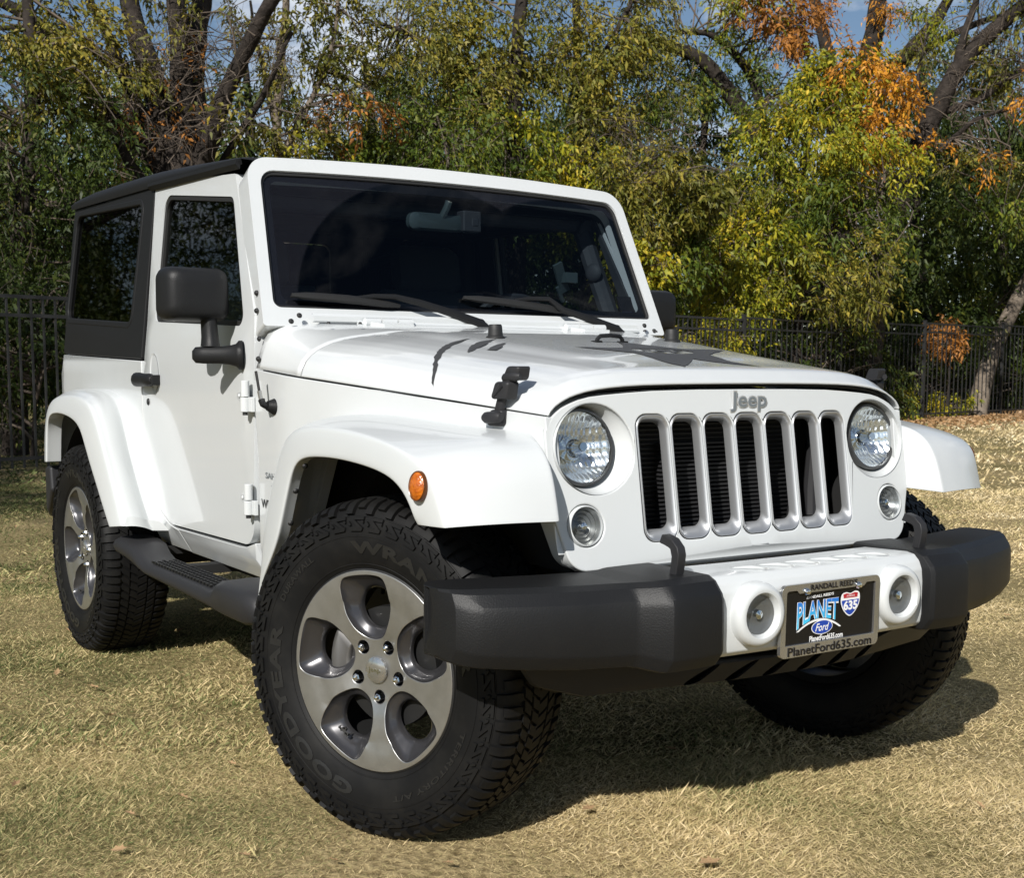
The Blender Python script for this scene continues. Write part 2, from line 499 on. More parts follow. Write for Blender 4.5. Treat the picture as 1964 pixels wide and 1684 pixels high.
# ---- body tub: fenders, quarters, rocker, tailgate --------------------------
m = MB(); m.box((-3.175, 0, .90), (.03, 1.44, .53))
body = m.build('body', M_paint, CAR); mod_bevel(body, .012, 3)
for s in (-1, 1):
    # front fender side with the cowl side
    arch = [(.425, .70), (.40, .80), (.37, .90), (.30, .955), (.05, .965), (-.22, .965), (-.38, .93), (-.45, .86), (-.52, .70), (-.56, .50)]
    out = [(-.884, .497), (-.884, 1.090)]+[(x, zs(x)-.0055) for x in np.linspace(-.87, .384, 24)]+[(.392, .95)]+arch
    panel('front_fender', [out], lambda x, z, s=s: (x, s*(min(fy(x), sy(z))), z), (0, -s*.03, 0), M_paint, body, bevel=.003)
    # front corner piece beside the grille
    # rear quarter
    arc = [(-2.42+.50*math.cos(a), .46+.50*math.sin(a)) for a in np.linspace(R_(12), R_(170), 22)]
    out = [(-1.607, .472), (-1.607, .555), (-1.662, .559), (-1.706, .566), (-1.792, .597), (-1.868, .645), (-1.925, .715), (-1.958, .79), (-1.972, .86), (-1.974, .93), (-1.974, 1.131), (-3.175, 1.160), (-3.175, .60), (-2.915, .60)]+arc[::-1]+[(-1.93, .472)]
    panel('rear_quarter_panel', [out], lambda x, z, s=s: (x, s*(sy(z)-.02*max(0, (-3.13-x)/.045)**2), z), (0, -s*.03, 0), M_paint, body, bevel=.004)
    # rocker below the door
    out = [(-1.602, .470), (-1.602, .558)]+[ (-1.02, .566), (-.965, .570), (-.89, .590), (-.89, .470)]
    panel('rocker_panel', [out], lambda x, z, s=s: (x, s*(sy(z)+.001), z), (0, -s*.03, 0), M_paint, body, grid=.03, bevel=.003)
    # pillar seen in the gaps
    m = MB(); m.box((-1.4, s*.715, .88), (1.20, .012, .52)); m.box((-.62, s*.60, .75), (.5, .01, .5)); m.build('inner_body_side', M_dark, body)
# small writing on the cowl side
for s in (-1, 1):
    fl = -1 if s > 0 else 1
    for txt, x0, z0, hgt, wid in (('SAHARA', -.730, .800, .018, .150), ('WRANGLER', -.765, .716, .026, .230)):
        text_mesh('lettering', txt, lambda x, y, z, x0=x0, z0=z0, s=s, fl=fl, wid=wid: (x0+fl*x+wid/2-.07, s*(.7585+z), z0+y), M_badge if txt[0] == 'S' else M_black, body, fit=(wid, hgt), size=.03, offset=.0006)
    m = MB(); m.add([(-.76, s*.759, .772), (-.70, s*.759, .785), (-.66, s*.759, .774), (-.69, s*.759, .766), (-.74, s*.759, .766)], [(0, 1, 2, 3, 4)]); m.build('mountain_badge', M_badge, body)

# ---- doors ------------------------------------------------------------------
def side_pt(s, d=0): return lambda x, z: (x, s*(sy(z)-d), z)
DOOR = rp([(-.896, 1.262), (-.896, .578, .075), (-1.66, .566, .05), (-1.700, .573, .03), (-1.785, .604, .05), (-1.868, .662, .06), (-1.928, .735, .08), (-1.966, .86, .12), (-1.968, 1.0), (-1.966, 1.768, .03), (-1.158, 1.706, .02)])
WINO = rp([(-.972, 1.232, .03), (-1.158, 1.634, .045), (-1.846, 1.712, .06), (-1.846, 1.268, .04)])
def inset(lp, d):
    c = np.mean(np.array(lp), 0); out = []; n = len(lp)
    P = np.array(lp); A = 0.5*sum(P[i-1][0]*P[i][1]-P[i][0]*P[i-1][1] for i in range(n)); sg = 1 if A > 0 else -1
    for i in range(n):
        t = P[(i+1) % n]-P[i-1]; L = np.hypot(*t); nrm = np.array([-t[1], t[0]])/max(L, 1e-9)*sg
        out.append(tuple(P[i]+nrm*d))
    return out
doors = []
for s in (-1, 1):
    d = panel('door', [inset(DOOR, .0015), WINO], side_pt(s), (0, -s*.035, 0), M_paint, CAR, grid=.07, bevel=.006, seg=3)
    doors.append(d)
    panel('window_seal', [inset(WINO, -.002), inset(WINO, .016)], side_pt(s, .004), (0, -s*.02, 0), M_rubber, d, grid=None, bevel=.002)
    panel('window_glass', [inset(WINO, .010)], side_pt(s, .014), (0, -s*.004, 0), M_dglass, d, grid=.2, bevel=0)
    panel('door_trim', [inset(DOOR, .012), inset(WINO, -.012)], side_pt(s, .037), (0, -s*.012, 0), M_int, d, grid=.12, bevel=0)
    # handle: dished cup, fixed grip and push button, key lock
    m = MB(); hxx, hz = -1.865, 1.068
    m.lathe([(.0, -.004), (.03, -.003), (.045, .001), (.047, .0025)], (hxx+.045, s*.757, hz+.02), (0, s, 0), 24)
    h = m.build('handle_cup', M_paint, d)
    for q in h.data.vertices: q.co.z = hz+.02+(q.co.z-hz-.02)*1.5
    m = MB(); prof = [(-1.955, .012), (-1.945, .021), (-1.90, .021), (-1.84, .018), (-1.785, .019), (-1.762, .010)]
    m.loft([[(x, s*(.757+.028+r*1.0*math.cos(a)), 1.064+r*1.25*math.sin(a)) for a in np.linspace(0, 2*math.pi, 12, endpoint=False)] for x, r in prof], True, True)
    m.box((-1.775, s*.77, 1.064), (.03, .035, .036)); m.box((-1.945, s*.77, 1.064), (.026, .035, .04))
    mod_bevel(m.build('door_handle', M_black, d), .004, 2)
    m = MB(); m.lathe([(.0, .004), (.011, .004), (.013, 0)], (-1.90, s*.757, .985), (0, s, 0), 16); m.build('key_lock', M_black, d)
    for hz2, hx2 in ((1.020, -.945), (.716, -.933)):                 # exposed hinges
        m = MB(); x0 = hx2+.035
        m.tube([(x0+.005, s*.776, hz2-.040), (x0+.005, s*.776, hz2+.002)], .0145, 12); m.tube([(x0+.005, s*.775, hz2+.004), (x0+.005, s*.775, hz2+.052)], .013, 12)
        m.loft([[(x0-.010, s*.758, hz2+.030), (x0-.010, s*.772, hz2+.030), (x0-.010, s*.772, hz2-.034), (x0-.010, s*.758, hz2-.034)],
                [(x0-.050, s*.757, hz2+.020), (x0-.050, s*.768, hz2+.019), (x0-.050, s*.768, hz2-.016), (x0-.050, s*.757, hz2-.017)],
                [(x0-.092, s*.757, hz2+.014), (x0-.092, s*.764, hz2+.013), (x0-.092, s*.764, hz2-.004), (x0-.092, s*.757, hz2-.005)]], True, True)
        m.box((x0+.022, s*.764, hz2-.018), (.034, .012, .044))
        for bx, bz in ((-.03, .012), (-.06, .006)):
            m.lathe([(0, .0035), (.005, .003), (.0065, 0)], (x0+bx, s*.769, hz2+bz), (0, s, 0), 10)
        mod_bevel(m.build('door_hinge', M_paint, d), .002, 2)
        m = MB(); m.tube([(x0+.005, s*.776, hz2-.041), (x0+.005, s*.776, hz2-.050)], .008, 8); m.build('hinge_bolt', M_rubber, d)

# ---- mirrors ------------------------------------------------------------------
for s in (-1, 1):
    m = MB(); secs = []
    for x, k, dy in ((-1.128, .80, 0), (-1.120, .95, 0), (-1.095, 1.0, 0), (-1.06, .985, 0), (-1.035, .93, 0), (-1.018, .84, 0), (-1.010, .68, 0), (-1.007, .40, 0)):
        w, h = .102*k, .081*k
        lp = rp([(-w, -h*.96, .030*k), (w, -h, .034*k), (w*.985, h, .034*k), (-w*.95, h*.99, .030*k)], 5)
        secs.append([(x-.10*(yy)*0.35, s*(.866+yy), 1.325+zz) for yy, zz in lp])
    m.loft(secs, True, True)
    mi = m.build('side_mirror', M_black, CAR, ang=60)
    m = MB(); lp = rp([(-.088, -.064, .02), (.088, -.066, .024), (.086, .066, .024), (-.084, .066, .02)], 4)
    m.add([(-1.1295-.035*yy, s*(.866+yy), 1.325+zz) for yy, zz in lp], [tuple(range(len(lp)))]); m.build('mirror_glass', M_chrome, mi)
    m = MB()
    m.loft([[(x0+w*math.cos(a), s*(.826+w*.8*math.sin(a)), z) for a in np.linspace(0, 2*math.pi, 14, endpoint=False)] for z, w, x0 in ((1.262, .030, -1.055), (1.235, .030, -1.055), (1.20, .031, -1.05), (1.178, .034, -1.048), (1.172, .036, -1.046))], True, True)
    lo = [(-.965, .757, .044), (-.967, .768, .044), (-.970, .776, .034), (-.985, .79, .029), (-1.005, .81, .026), (-1.045, .85, .026), (-1.060, .868, .024), (-1.066, .876, .012)]
    m.loft([[(x+w*.9*math.cos(a)*.75, s*(y+w*.25*math.cos(a)), 1.146+w*1.0*math.sin(a)) for a in np.linspace(0, 2*math.pi, 18, endpoint=False)] for x, y, w in lo], True, True)
    m.build('mirror_arm', M_black, mi, ang=50)

# ---- windshield frame, glass, wipers ----------------------------------------
def wmap(d=0): return lambda y, z: tuple(Vector((wx(z)-.012*(y/.7)**2, y, z))+WN*d)
FO = rp([(-.744, 1.226, .01), (.744, 1.226, .01), (.702, 1.738, .075)]+[(y, 1.738+.020*(1-(y/.70)**2)) for y in np.linspace(.55, -.55, 11)]+[(-.702, 1.738, .075)], 8)
FI = rp([(-.703, 1.281, .022), (.703, 1.281, .022), (.666, 1.700, .05)]+[(y, 1.700+.014*(1-(y/.67)**2)) for y in np.linspace(.5, -.5, 9)]+[(-.666, 1.700, .05)], 6)
wf = panel('windshield_frame', [FO, FI], wmap(.012), (-.075, 0, -.034), M_paint, CAR, grid=.1, bevel=.016, seg=4)
panel('windshield_seal', [inset(FI, -.004), inset(FI, .010)], wmap(.004), (-.03, 0, -.012), M_rubber, wf, grid=.1, bevel=.002)
sheet('windshield', [inset(FI, .004)], wmap(-.002), M_wsglass, CAR, grid=.08)
sheet('glass_border', [inset(FI, .0), [(y, z) for y, z in rp([(-.668, 1.312, .02), (.668, 1.312, .02), (.636, 1.676, .03), (-.636, 1.676, .03)])]], wmap(-.004), M_platk, wf)
panel('registration_sticker', [rp([(.585, 1.315), (.648, 1.315), (.648, 1.368), (.585, 1.368)])], wmap(-.006), (-.001, 0, 0), M_platk, wf, grid=None, bevel=0)
panel('sticker_edge', [rp([(.585, 1.307), (.648, 1.307), (.648, 1.313), (.585, 1.313)])], wmap(-.006), (-.001, 0, 0), M_blue, wf, grid=None, bevel=0)
panel('frame_trim', [inset(FO, .02), inset(FI, -.006)], wmap(-.075), (-.02, 0, -.01), M_int, wf, grid=.12, bevel=0)
# vent bar, hinge knuckles and screws under the glass
m = MB(); m.loft([[Vector((wx(1.262)+.020+dx, y, z)) for dx, z in ((0, 1.268), (.012, 1.270), (.020, 1.262), (.020, 1.248), (.010, 1.243))] for y in np.linspace(-.60, .60, 9)], False, False)
m.tube([(-.800, -.46, 1.243), (-.800, .60, 1.243)], .008, 8)
for y in (-.365, .365):
    for dy in (-.055, 0, .055): m.tube([(-.785, y+dy-.024, 1.247), (-.785, y+dy+.024, 1.247)], .013, 12)
    m.loft([[(-.79, y-.07, 1.250), (-.79, y+.07, 1.250), (-.79, y+.07, 1.238), (-.79, y-.07, 1.238)], [(-.715, y-.05, 1.240), (-.715, y+.05, 1.240), (-.715, y+.05, 1.230), (-.715, y-.05, 1.230)]], True, True)
m.build('cowl_vent_bar', M_paint, wf)
def screw(p, n, r=.0085):
    m = MB(); m.lathe([(0, .006), (r*.55, .006), (r*.8, .004), (r, .0)], p, n, 12); m.build('frame_screw', M_rubber, wf)
for s in (-1, 1):
    for x, z, dy in ((-.905, 1.327, 0), (-.893, 1.275, .0), (-.862, 1.193, .004), (-.856, 1.135, .002)): screw((x+.012, s*(sy(z)+.001-dy*1.0), z), (.25, s, .15))
    screw((-.815, s*.640, 1.262), WN); screw((-.80, s*.672, 1.244), WN)
    screw((-.70, s*.60, 1.236), (0, 0, 1), .006); screw((-.66, s*.52, 1.236), (0, 0, 1), .006)
def wpt(y, z, d): return Vector((wx(z), y, z))+WN*d
for (py, pz, ky, kz, ty, tz, ey, ez) in ((-.035, 1.236, -.315, 1.315, -.645, 1.318, -.295, 1.297), (.502, 1.230, .258, 1.328, -.058, 1.331, .352, 1.296)):
    m = MB(); P = [wpt(py+.03, pz-.01, .03), wpt(py, pz, .04), wpt(py-.10, pz+.030, .042), wpt(py-.20, pz+.060, .038), wpt(ky, kz, .032), wpt(ky-.07, kz+.002, .026), wpt(ky-.13, kz-.003, .020)]
    m.tube(P, [.010, .015, .013, .011, .009, .008, .006], 8)
    m.lathe([(0, .012), (.014, .012), (.018, .0), (.018, -.02)], wpt(py, pz, .035), WN, 16)
    wi = m.build('wiper', M_black, CAR)
    m = MB(); B = [wpt(ty+(ey-ty)*t, tz+(ez-tz)*t, .012+.008*math.sin(math.pi*t)) for t in np.linspace(0, 1, 9)]
    m.tube(B, [.006, .011, .012, .012, .013, .012, .012, .011, .006], 6)
    m.tube([p-WN*.010 for p in B], .003, 4)
    m.build('wiper_blade', M_rubber, wi)

# ---- hardtop -------------------------------------------------------------------
def edge_z(x): return interp(x, [-3.12, -1.98, -1.10], [1.797, 1.770, 1.742])
m = MB(); secs = []
for x, k in ((-1.092, -.004), (-1.098, .006), (-1.13, .014), (-1.25, .024), (-1.6, .044), (-2.0, .058), (-2.4, .060), (-2.8, .056), (-3.0, .044), (-3.07, .030), (-3.098, .012), (-3.108, .0)):
    z0 = edge_z(x); half = []
    for yy, f in ((.699, -.35), (.703, 0), (.702, .18), (.694, .42), (.678, .62), (.65, .78), (.60, .87), (.5, .93), (.35, .97), (.18, .99), (0, 1)):
        half.append((yy, z0+k*f if f > 0 else z0+f*.05))
    row = [(x, -y, z) for y, z in half]+[(x, y, z) for y, z in half[::-1][1:]]
    secs.append(row)
m.loft(secs)
for s in (-1, 1):                                             # drip rail over the doors
    m.loft([[(x, s*(.697), edge_z(x)-.005), (x, s*.712, edge_z(x)-.004), (x, s*.714, edge_z(x)-.016), (x, s*.700, edge_z(x)-.030)] for x in np.linspace(-1.11, -1.99, 8)], True, True)
top = m.build('hardtop', M_top, CAR, ang=40)
QW = rp([(-3.088, 1.306, .05), (-2.128, 1.262, .045), (-2.094, 1.716, .05), (-3.050, 1.756, .06)])
QO = rp([(-1.974, 1.136), (-1.974, 1.774), (-3.092, 1.812, .04), (-3.175, 1.164)])
for s in (-1, 1):
    o = panel('hardtop_side', [QO, QW], lambda x, z, s=s: (x, s*(sy(z)-.02*max(0, (-3.12-x)/.055)**2+.001), z), (0, -s*.03, 0), M_top, top, grid=.08, bevel=.008, seg=3)
    panel('window_moulding', [inset(QW, -.012), inset(QW, .012)], lambda x, z, s=s: (x, s*(sy(z)+.004), z), (0, -s*.02, 0), M_top, top, grid=None, bevel=.006)
    panel('side_glass', [inset(QW, .006)], lambda x, z, s=s: (x, s*(sy(z)-.010), z), (0, -s*.004, 0), M_qglass, top, grid=.2, bevel=0)
RW = rp([(-.52, 1.27, .05), (.52, 1.27, .05), (.50, 1.70, .05), (-.50, 1.70, .05)])
rmap = lambda y, z: (-3.180+.125*(z-1.16), y, z)
panel('hardtop_rear', [rp([(-.70, 1.164), (.70, 1.164), (.665, 1.80, .04), (-.665, 1.80, .04)]), RW], rmap, (.03, 0, 0), M_top, top, grid=.1, bevel=.006)
panel('rear_window', [inset(RW, .004)], lambda y, z: (rmap(y, z)[0]+.012, y, z), (.004, 0, 0), M_qglass, top, grid=.2, bevel=0)
for s in (-1, 1):
    m = MB(); m.box((-3.205, s*.665, 1.02), (.055, .10, .20)); t = m.build('tail_lamp', M_black, CAR); mod_bevel(t, .012, 3)
    m = MB(); m.box((-3.233, s*.665, 1.02), (.01, .08, .17)); m.box((-3.21, s*.715, 1.02), (.03, .006, .12)); mod_bevel(m.build('lamp_lens', M_red, t), .004, 2)
m = MB(); secs = []
for x, h in ((-3.28, .05), (-3.26, .09), (-3.2, .10), (-3.10, .10)):
    secs.append([(x, y, .52+hh) for y, hh in ((-.70, -h), (.70, -h), (.70, h), (-.70, h))])
m.loft(secs, True, True)
for s in (-1, 1): m.loft([[(-3.10, s*.70, .66), (-3.10, s*.84, .64), (-3.10, s*.84, .46), (-3.10, s*.70, .44)], [(-2.93, s*.74, .70), (-2.93, s*.885, .69), (-2.93, s*.885, .50), (-2.93, s*.74, .48)], [(-2.80, s*.78, .71), (-2.80, s*.90, .70), (-2.78, s*.90, .60), (-2.78, s*.78, .58)]], True, True)
mod_bevel(m.build('rear_bumper', M_trim, CAR), .015, 3)

# ---- grille ------------------------------------------------------------------
GO = rp([(-.540, .662, .055), (.540, .662, .055), (.582, .80)]+[(y, grille_top(y)-.010) for y in (.583, .575, .563, .55, .535, .515, .49, .46, .42, .36, .285, .15, 0, -.15, -.285, -.36, -.42, -.46, -.49, -.515, -.535, -.55, -.563, -.575, -.583)]+[(-.582, .80)], 8)
SLY = [-.294, -.196, -.098, 0, .098, .196, .294]
def slot(yc, w, z0, z1, r): return rp([(yc-w, z0, r), (yc+w, z0, r), (yc+w, z1, r), (yc-w, z1, r)], 6)
SO = [slot(y, .047, .715, 1.008, .030) for y in SLY]
HLC = [(-.457, .932), (.457, .932)]; TSC = [(-.497, .763), (.497, .763)]
grille = panel('grille', [GO]+SO+[circ(y, z, .1075, 48, .1025) for y, z in HLC]+[circ(y, z, .048, 32) for y, z in TSC], lambda y, z: (gx(y, z), y, z), (-.03, 0, -.004), M_paint_d, CAR, grid=.05, bevel=.007, seg=3)
# returning edge round the grille shell
m = MB(); edge = GO+GO[:1]
m.loft([[(gx(y, z, -.006), y, z), (gx(y, z, -.03), y*1.006, .86+(z-.86)*1.006), (gx(y, z, -.06), y*1.004, .86+(z-.86)*1.0)] for y, z in edge])
m.build('grille_edge', M_paint, grille, ang=60)
m = MB(); m.loft([[(gx(y, .664, dx), y, zz) for dx, zz in ((-.004, .664), (-.012, .652), (-.06, .640), (-.14, .636))] for y in np.linspace(-.50, .50, 13)])
m.build('grille_sill', M_paint, grille, ang=60)
for y in SLY:                                                  # silver funnel set in each opening
    m = MB(); R = []
    for w, z0, z1, r, d in ((.0465, .7165, 1.0065, .030, -.001), (.0445, .7185, 1.0045, .029, .0025), (.0415, .7225, .9995, .027, .0005), (.0395, .729, .995, .025, -.006), (.0372, .740, .990, .023, -.016), (.0368, .742, .988, .022, -.024)):
        R.append([(gx(yy, zz, d), yy, zz) for yy, zz in slot(y, w, z0, z1, r)])
    m.loft(R, True); m.build('slot_bezel', M_silver, grille, ang=45)
# radiator and the dark engine bay behind the slots
m = MB(); m.box((.26, 0, .84), (.02, .86, .36)); m.box((.16, 0, .84), (.02, .99, .42)); m.box((-.155, -.50, .83), (.93, .01, .36)); m.box((-.155, .50, .83), (.93, .01, .36)); m.box((.345, -.50, .74), (.07, .01, .18)); m.box((.345, .50, .74), (.07, .01, .18)); m.box((-.2, 0, 1.03), (.9, 1.0, .01)); m.build('engine_bay', M_dark, grille)
m = MB()
for k in range(26): m.box((.275, 0, .70+k*.0115), (.012, .56, .004))
m.build('radiator', M_fin, grille)
m = MB()
for k in range(20): m.box((.298, -.02, .73+k*.0105), (.02, .34, .005))
m.tube([(.32, .24, .95), (.32, .235, .90), (.33, .23, .85), (.325, .245, .80), (.32, .24, .73)], .010, 8)
m.tube([(.325, .315, .98), (.325, .318, .90), (.32, .315, .80), (.325, .312, .73)], .022, 10)
m.build('oil_cooler', M_trim, grille)
# raised badge
text_mesh('badge_backing', 'Jeep', lambda x, y, z: (gx(0, 1.036, .003)+z, x+.004, 1.034+y), M_bsil, grille, fit=(.124, .056), size=.07, offset=.0030, extrude=.0010, bevel=.0010, sp=1.0)
text_mesh('badge', 'Jeep', lambda x, y, z: (gx(0, 1.036, .0055)+z, x+.004, 1.034+y), M_badge, grille, fit=(.117, .049), size=.07, offset=.0010, extrude=.0006, sp=1.04)

# ---- lamps in the grille ----------------------------------------------------------
def ring_pts(y, z, r, d, n=48, lean=True, e=1.0): return [(gx(0, z, d)-.012-(.16*(zz-z) if lean else 0)-.022*((y)/.55)**2+.012, yy, zz) for yy, zz in circ(y, z, r, n, r*e)]
for y, z in HLC:
    s = 1 if y > 0 else -1; yl, zl = s*.474, .936
    m = MB()
    A = [ring_pts(y, z, .1075, .000, e=.953), ring_pts(y, z, .1065, -.006, e=.953), ring_pts(y*1.0+s*.005, z, .103, -.012, e=.955), ring_pts(yl, zl, .0885, -.045)]
    m.loft(A, True); hl = m.build('headlight', M_paint_d, CAR, ang=60)
    m = MB(); m.loft([ring_pts(yl, zl, r, d) for r, d in ((.0895, -.046), (.0885, -.026), (.0855, -.020), (.0815, -.020), (.080, -.026))], True); m.build('retaining_ring', M_ringd, hl, ang=45)
    m = MB(); c = Vector((gx(yl, zl, -.024), yl, zl)); ax = Vector((1, 0, .16)).normalized()
    u = Vector((0, 1, 0)); w = ax.cross(u)
    secs = []
    for k in range(34):                                        # fluted reflector bowl
        t = k/33; r = .080*t+.001; row = []
        for a in np.linspace(0, 2*math.pi, 144, endpoint=False):
            yy, zz = r*math.cos(a), r*math.sin(a); band = math.floor((zz+.09)/.030)
            fl = .0011*math.sin(2*math.pi*(yy+.004*band*(1 if band % 2 else -1)+.10*zz)/.0115)*min(1, t*2.5)
            row.append(c+ax*(-.058+.052*t*t+fl+.0012*math.cos(2*math.pi*zz/.030))+u*yy+w*zz)
        secs.append(row)
    m.loft(secs, True); m.build('reflector', M_refl, hl, ang=60)
    m = MB(); m.lathe([(0, .012), (.010, .012), (.014, .006), (.0145, -.03), (.018, -.045)], c-ax*.006, ax, 20)
    m.lathe([(.022, -.030), (.026, -.034), (.030, -.05)], c, ax, 20); m.build('bulb_shield', M_bulb, hl)
    m = MB(); m.lathe([(.0005, .024), (.02, .0228), (.04, .019), (.06, .012), (.075, .004), (.081, -.004)], c, ax, 48); m.build('headlight_lens', M_hlens, hl)
for y, z in TSC:
    m = MB(); c = Vector((gx(y, z), y, z)); ax = Vector((1, 0, .16)).normalized()
    m.lathe([(.0475, -.006), (.0455, .002), (.043, .003), (.0425, -.006)], c, ax, 36); ts = m.build('turn_signal', M_paint_d, CAR)
    m = MB(); u = Vector((0, 1, 0)); w = ax.cross(u)
    m.loft([[c+ax*(-.028+.022*(r/.0425)**2+.0022*math.sin(r*1500))+(u*math.cos(a)+w*math.sin(a))*r for a in np.linspace(0, 2*math.pi, 36, endpoint=False)] for r in np.linspace(.001, .0425, 16)], True); m.build('reflector', M_sigr, ts, ang=20)
    m = MB(); m.lathe([(.0005, .007), (.02, .006), (.035, .003), (.0425, -.001)], c, ax, 36); m.build('signal_lens', M_hlens, ts)
    m = MB(); m.lathe([(0, .004), (.008, .002), (.009, -.02)], c-ax*.01, ax, 12); m.build('signal_bulb', M_bulb, ts)

# ---- fender flares --------------------------------------------------------------
FF = [  # inner edge on the body, outer crease, lip
 ((-0.56, 0.745, 0.5), (-0.556, 0.868, 0.49), (-0.557, 0.883, 0.489)),
 ((-0.55, 0.75, 0.56), (-0.543, 0.877, 0.551), (-0.504, 0.893, 0.55)),
 ((-0.53, 0.752, 0.66), (-0.515, 0.883, 0.653), (-0.391, 0.898, 0.648)),
 ((-0.51, 0.752, 0.75), (-0.475, 0.885, 0.749), (-0.346, 0.898, 0.735)),
 ((-0.48, 0.75, 0.84), (-0.418, 0.885, 0.841), (-0.309, 0.898, 0.805)),
 ((-0.455, 0.742, 0.91), (-0.371, 0.885, 0.912), (-0.275, 0.898, 0.862)),
 ((-0.44, 0.73, 0.957), (-0.307, 0.885, 0.952), (-0.224, 0.898, 0.888)),
 ((-0.39, 0.716, 0.983), (-0.216, 0.885, 0.968), (-0.15, 0.898, 0.897)),
 ((-0.228, 0.684, 1.0), (-0.084, 0.885, 0.972), (-0.018, 0.898, 0.901)),
 ((-0.05, 0.652, 0.99), (0.078, 0.885, 0.966), (0.128, 0.898, 0.894)),
 ((0.1, 0.629, 0.98), (0.205, 0.885, 0.952), (0.241, 0.898, 0.881)),
 ((0.23, 0.613, 0.974), (0.292, 0.885, 0.936), (0.299, 0.896, 0.857)),
 ((0.36, 0.612, 0.968), (0.359, 0.882, 0.918), (0.327, 0.893, 0.829)),
 ((0.43, 0.615, 0.945), (0.394, 0.877, 0.894), (0.336, 0.889, 0.808)),
 ((0.47, 0.617, 0.9), (0.412, 0.872, 0.861), (0.339, 0.885, 0.794)),
 ((0.49, 0.619, 0.845), (0.426, 0.867, 0.823), (0.339, 0.881, 0.787)),
 ((0.505, 0.62, 0.788), (0.44, 0.863, 0.783), (0.339, 0.877, 0.781))]
RF = [
 ((-2.93, .76, .715), (-2.865, .90, .715), (-2.765, .92, .72)),
 ((-2.92, .76, .80), (-2.855, .90, .80), (-2.752, .92, .80)),
 ((-2.90, .765, .90), (-2.828, .90, .89), (-2.735, .92, .878)),
 ((-2.84, .775, .975), (-2.77, .90, .955), (-2.69, .92, .915)),
 ((-2.70, .785, 1.010), (-2.66, .90, .988), (-2.60, .92, .926)),
 ((-2.50, .79, 1.024), (-2.49, .90, 1.000), (-2.48, .92, .926)),
 ((-2.32, .79, 1.014), (-2.31, .90, .999), (-2.34, .92, .914)),
 ((-2.19, .79, .985), (-2.175, .90, .984), (-2.232, .92, .887)),
 ((-2.095, .795, .92), (-2.080, .90, .942), (-2.175, .92, .832)),
 ((-2.02, .80, .82), (-2.005, .90, .860), (-2.102, .92, .755)),
 ((-1.935, .80, .72), (-1.920, .90, .765), (-2.022, .92, .685)),
 ((-1.85, .795, .61), (-1.838, .90, .667), (-1.945, .92, .612)),
 ((-1.775, .79, .535), (-1.755, .90, .560), (-1.868, .92, .547))]
def flare(name, ST, s, front):
    rows = []; n = len(ST)
    cen = Vector((0, .9, .5)) if front else Vector((-2.42, .9, .5))
    for i, (A, C_, D) in enumerate(ST):
        A, C_, D = Vector(A), Vector(C_), Vector(D)
        t = (Vector(ST[min(i+1, n-1)][1])-Vector(ST[max(i-1, 0)][1])).normalized()
        side = (C_-A).normalized(); up = t.cross(side).normalized()
        if up.dot(A-cen) < 0 and abs(up.dot((A-cen).normalized())) > .2: up = -up
        bul = .010 if front else .012
        base = A.copy(); base.y = A.y-.05
        if front:
            base.y = min(A.y-.03, fy(A.x)-.03)
            if A.x > .3: base = Vector((A.x-.12*sm((A.x-.3)/.15), .565, A.z+.01))
        else: base = Vector((A.x+.035*(1 if i > 6 else 0), .74, A.z+.0))
        dn = (D-C_).normalized()
        kk = .005 if front and i > 9 else .014
        row = [base, A+(base-A)*.10, A, A+(C_-A)*.06, A.lerp(C_, .35)+up*bul, A.lerp(C_, .7)+up*bul, C_-(C_-A).normalized()*kk*1.2+up*.002, C_, C_+dn*kk+Vector((0, .003, 0)),
               C_.lerp(D, .5)+Vector((0, .003, 0)), D-dn*.006, D+dn*.001+Vector((0, -.004, 0)), D+Vector((0, -.014, 0))+dn*-.002, D+Vector((0, -.034 if front else -.06, 0))-dn*.004]
        rows.append([Vector((p.x, s*p.y, p.z)) for p in row])
    for end in (0, -1):                                       # folded-in ends
        r0 = rows[end]; k = Vector((0, 0, .035)); c = sum(r0, Vector())/len(r0)
        r1 = [p.lerp(c, .06)+k*.1 for p in r0]; r2 = [p.lerp(c, .25)+k for p in r0]
        if end == 0: rows = [r2, r1, [q.copy() for q in r0]]+rows
        else: rows = rows+[[q.copy() for q in r0], r1, r2]
    m = MB(); m.loft(rows)
    o = m.build(name, M_paint_d, CAR, ang=0, recalc=True)
    mod_sub(o, 2)
    return o
for s in (-1, 1):
    f = flare('front_fender_flare', FF, s, True)
    c = Vector((.372, s*.889, .866)); nn = Vector((.26, s*1, .10)).normalized()       # amber side marker
    t = nn.cross(Vector((0, 0, 1))).normalized(); w = t.cross(nn)*(-1)
    m = MB()
    for r, d in ((1.0, -.012), (1.0, .004), (.93, .007), (.90, .006)): pass
    m.loft([[c+nn*d+(t*.0250*math.cos(a)+w*.0325*math.sin(a))*r for a in np.linspace(0, 2*math.pi, 28, endpoint=False)] for r, d in ((1.0, -.014), (1.0, .003), (.95, .006), (.90, .005))], True); sm_ = m.build('side_marker', M_ambd, f)
    m = MB(); m.loft([[c+nn*d+(t*.0250*math.cos(a)+w*.0325*math.sin(a))*r for a in np.linspace(0, 2*math.pi, 28, endpoint=False)] for r, d in ((.92, .004), (.75, .0085), (.5, .011), (.25, .012), (.01, .0125))], True); m.build('marker_lens', M_amber, f)
    for (x, z) in ((-.285, .715), (-.25, .80), (-.19, .868)):
        m = MB(); m.lathe([(0, .006), (.006, .004), (.008, 0)], (x-.052, s*.876, z), (1, 0, -.6), 10); m.build('flare_clip', M_rubber, f)
    flare('rear_fender_flare', RF, s, False)
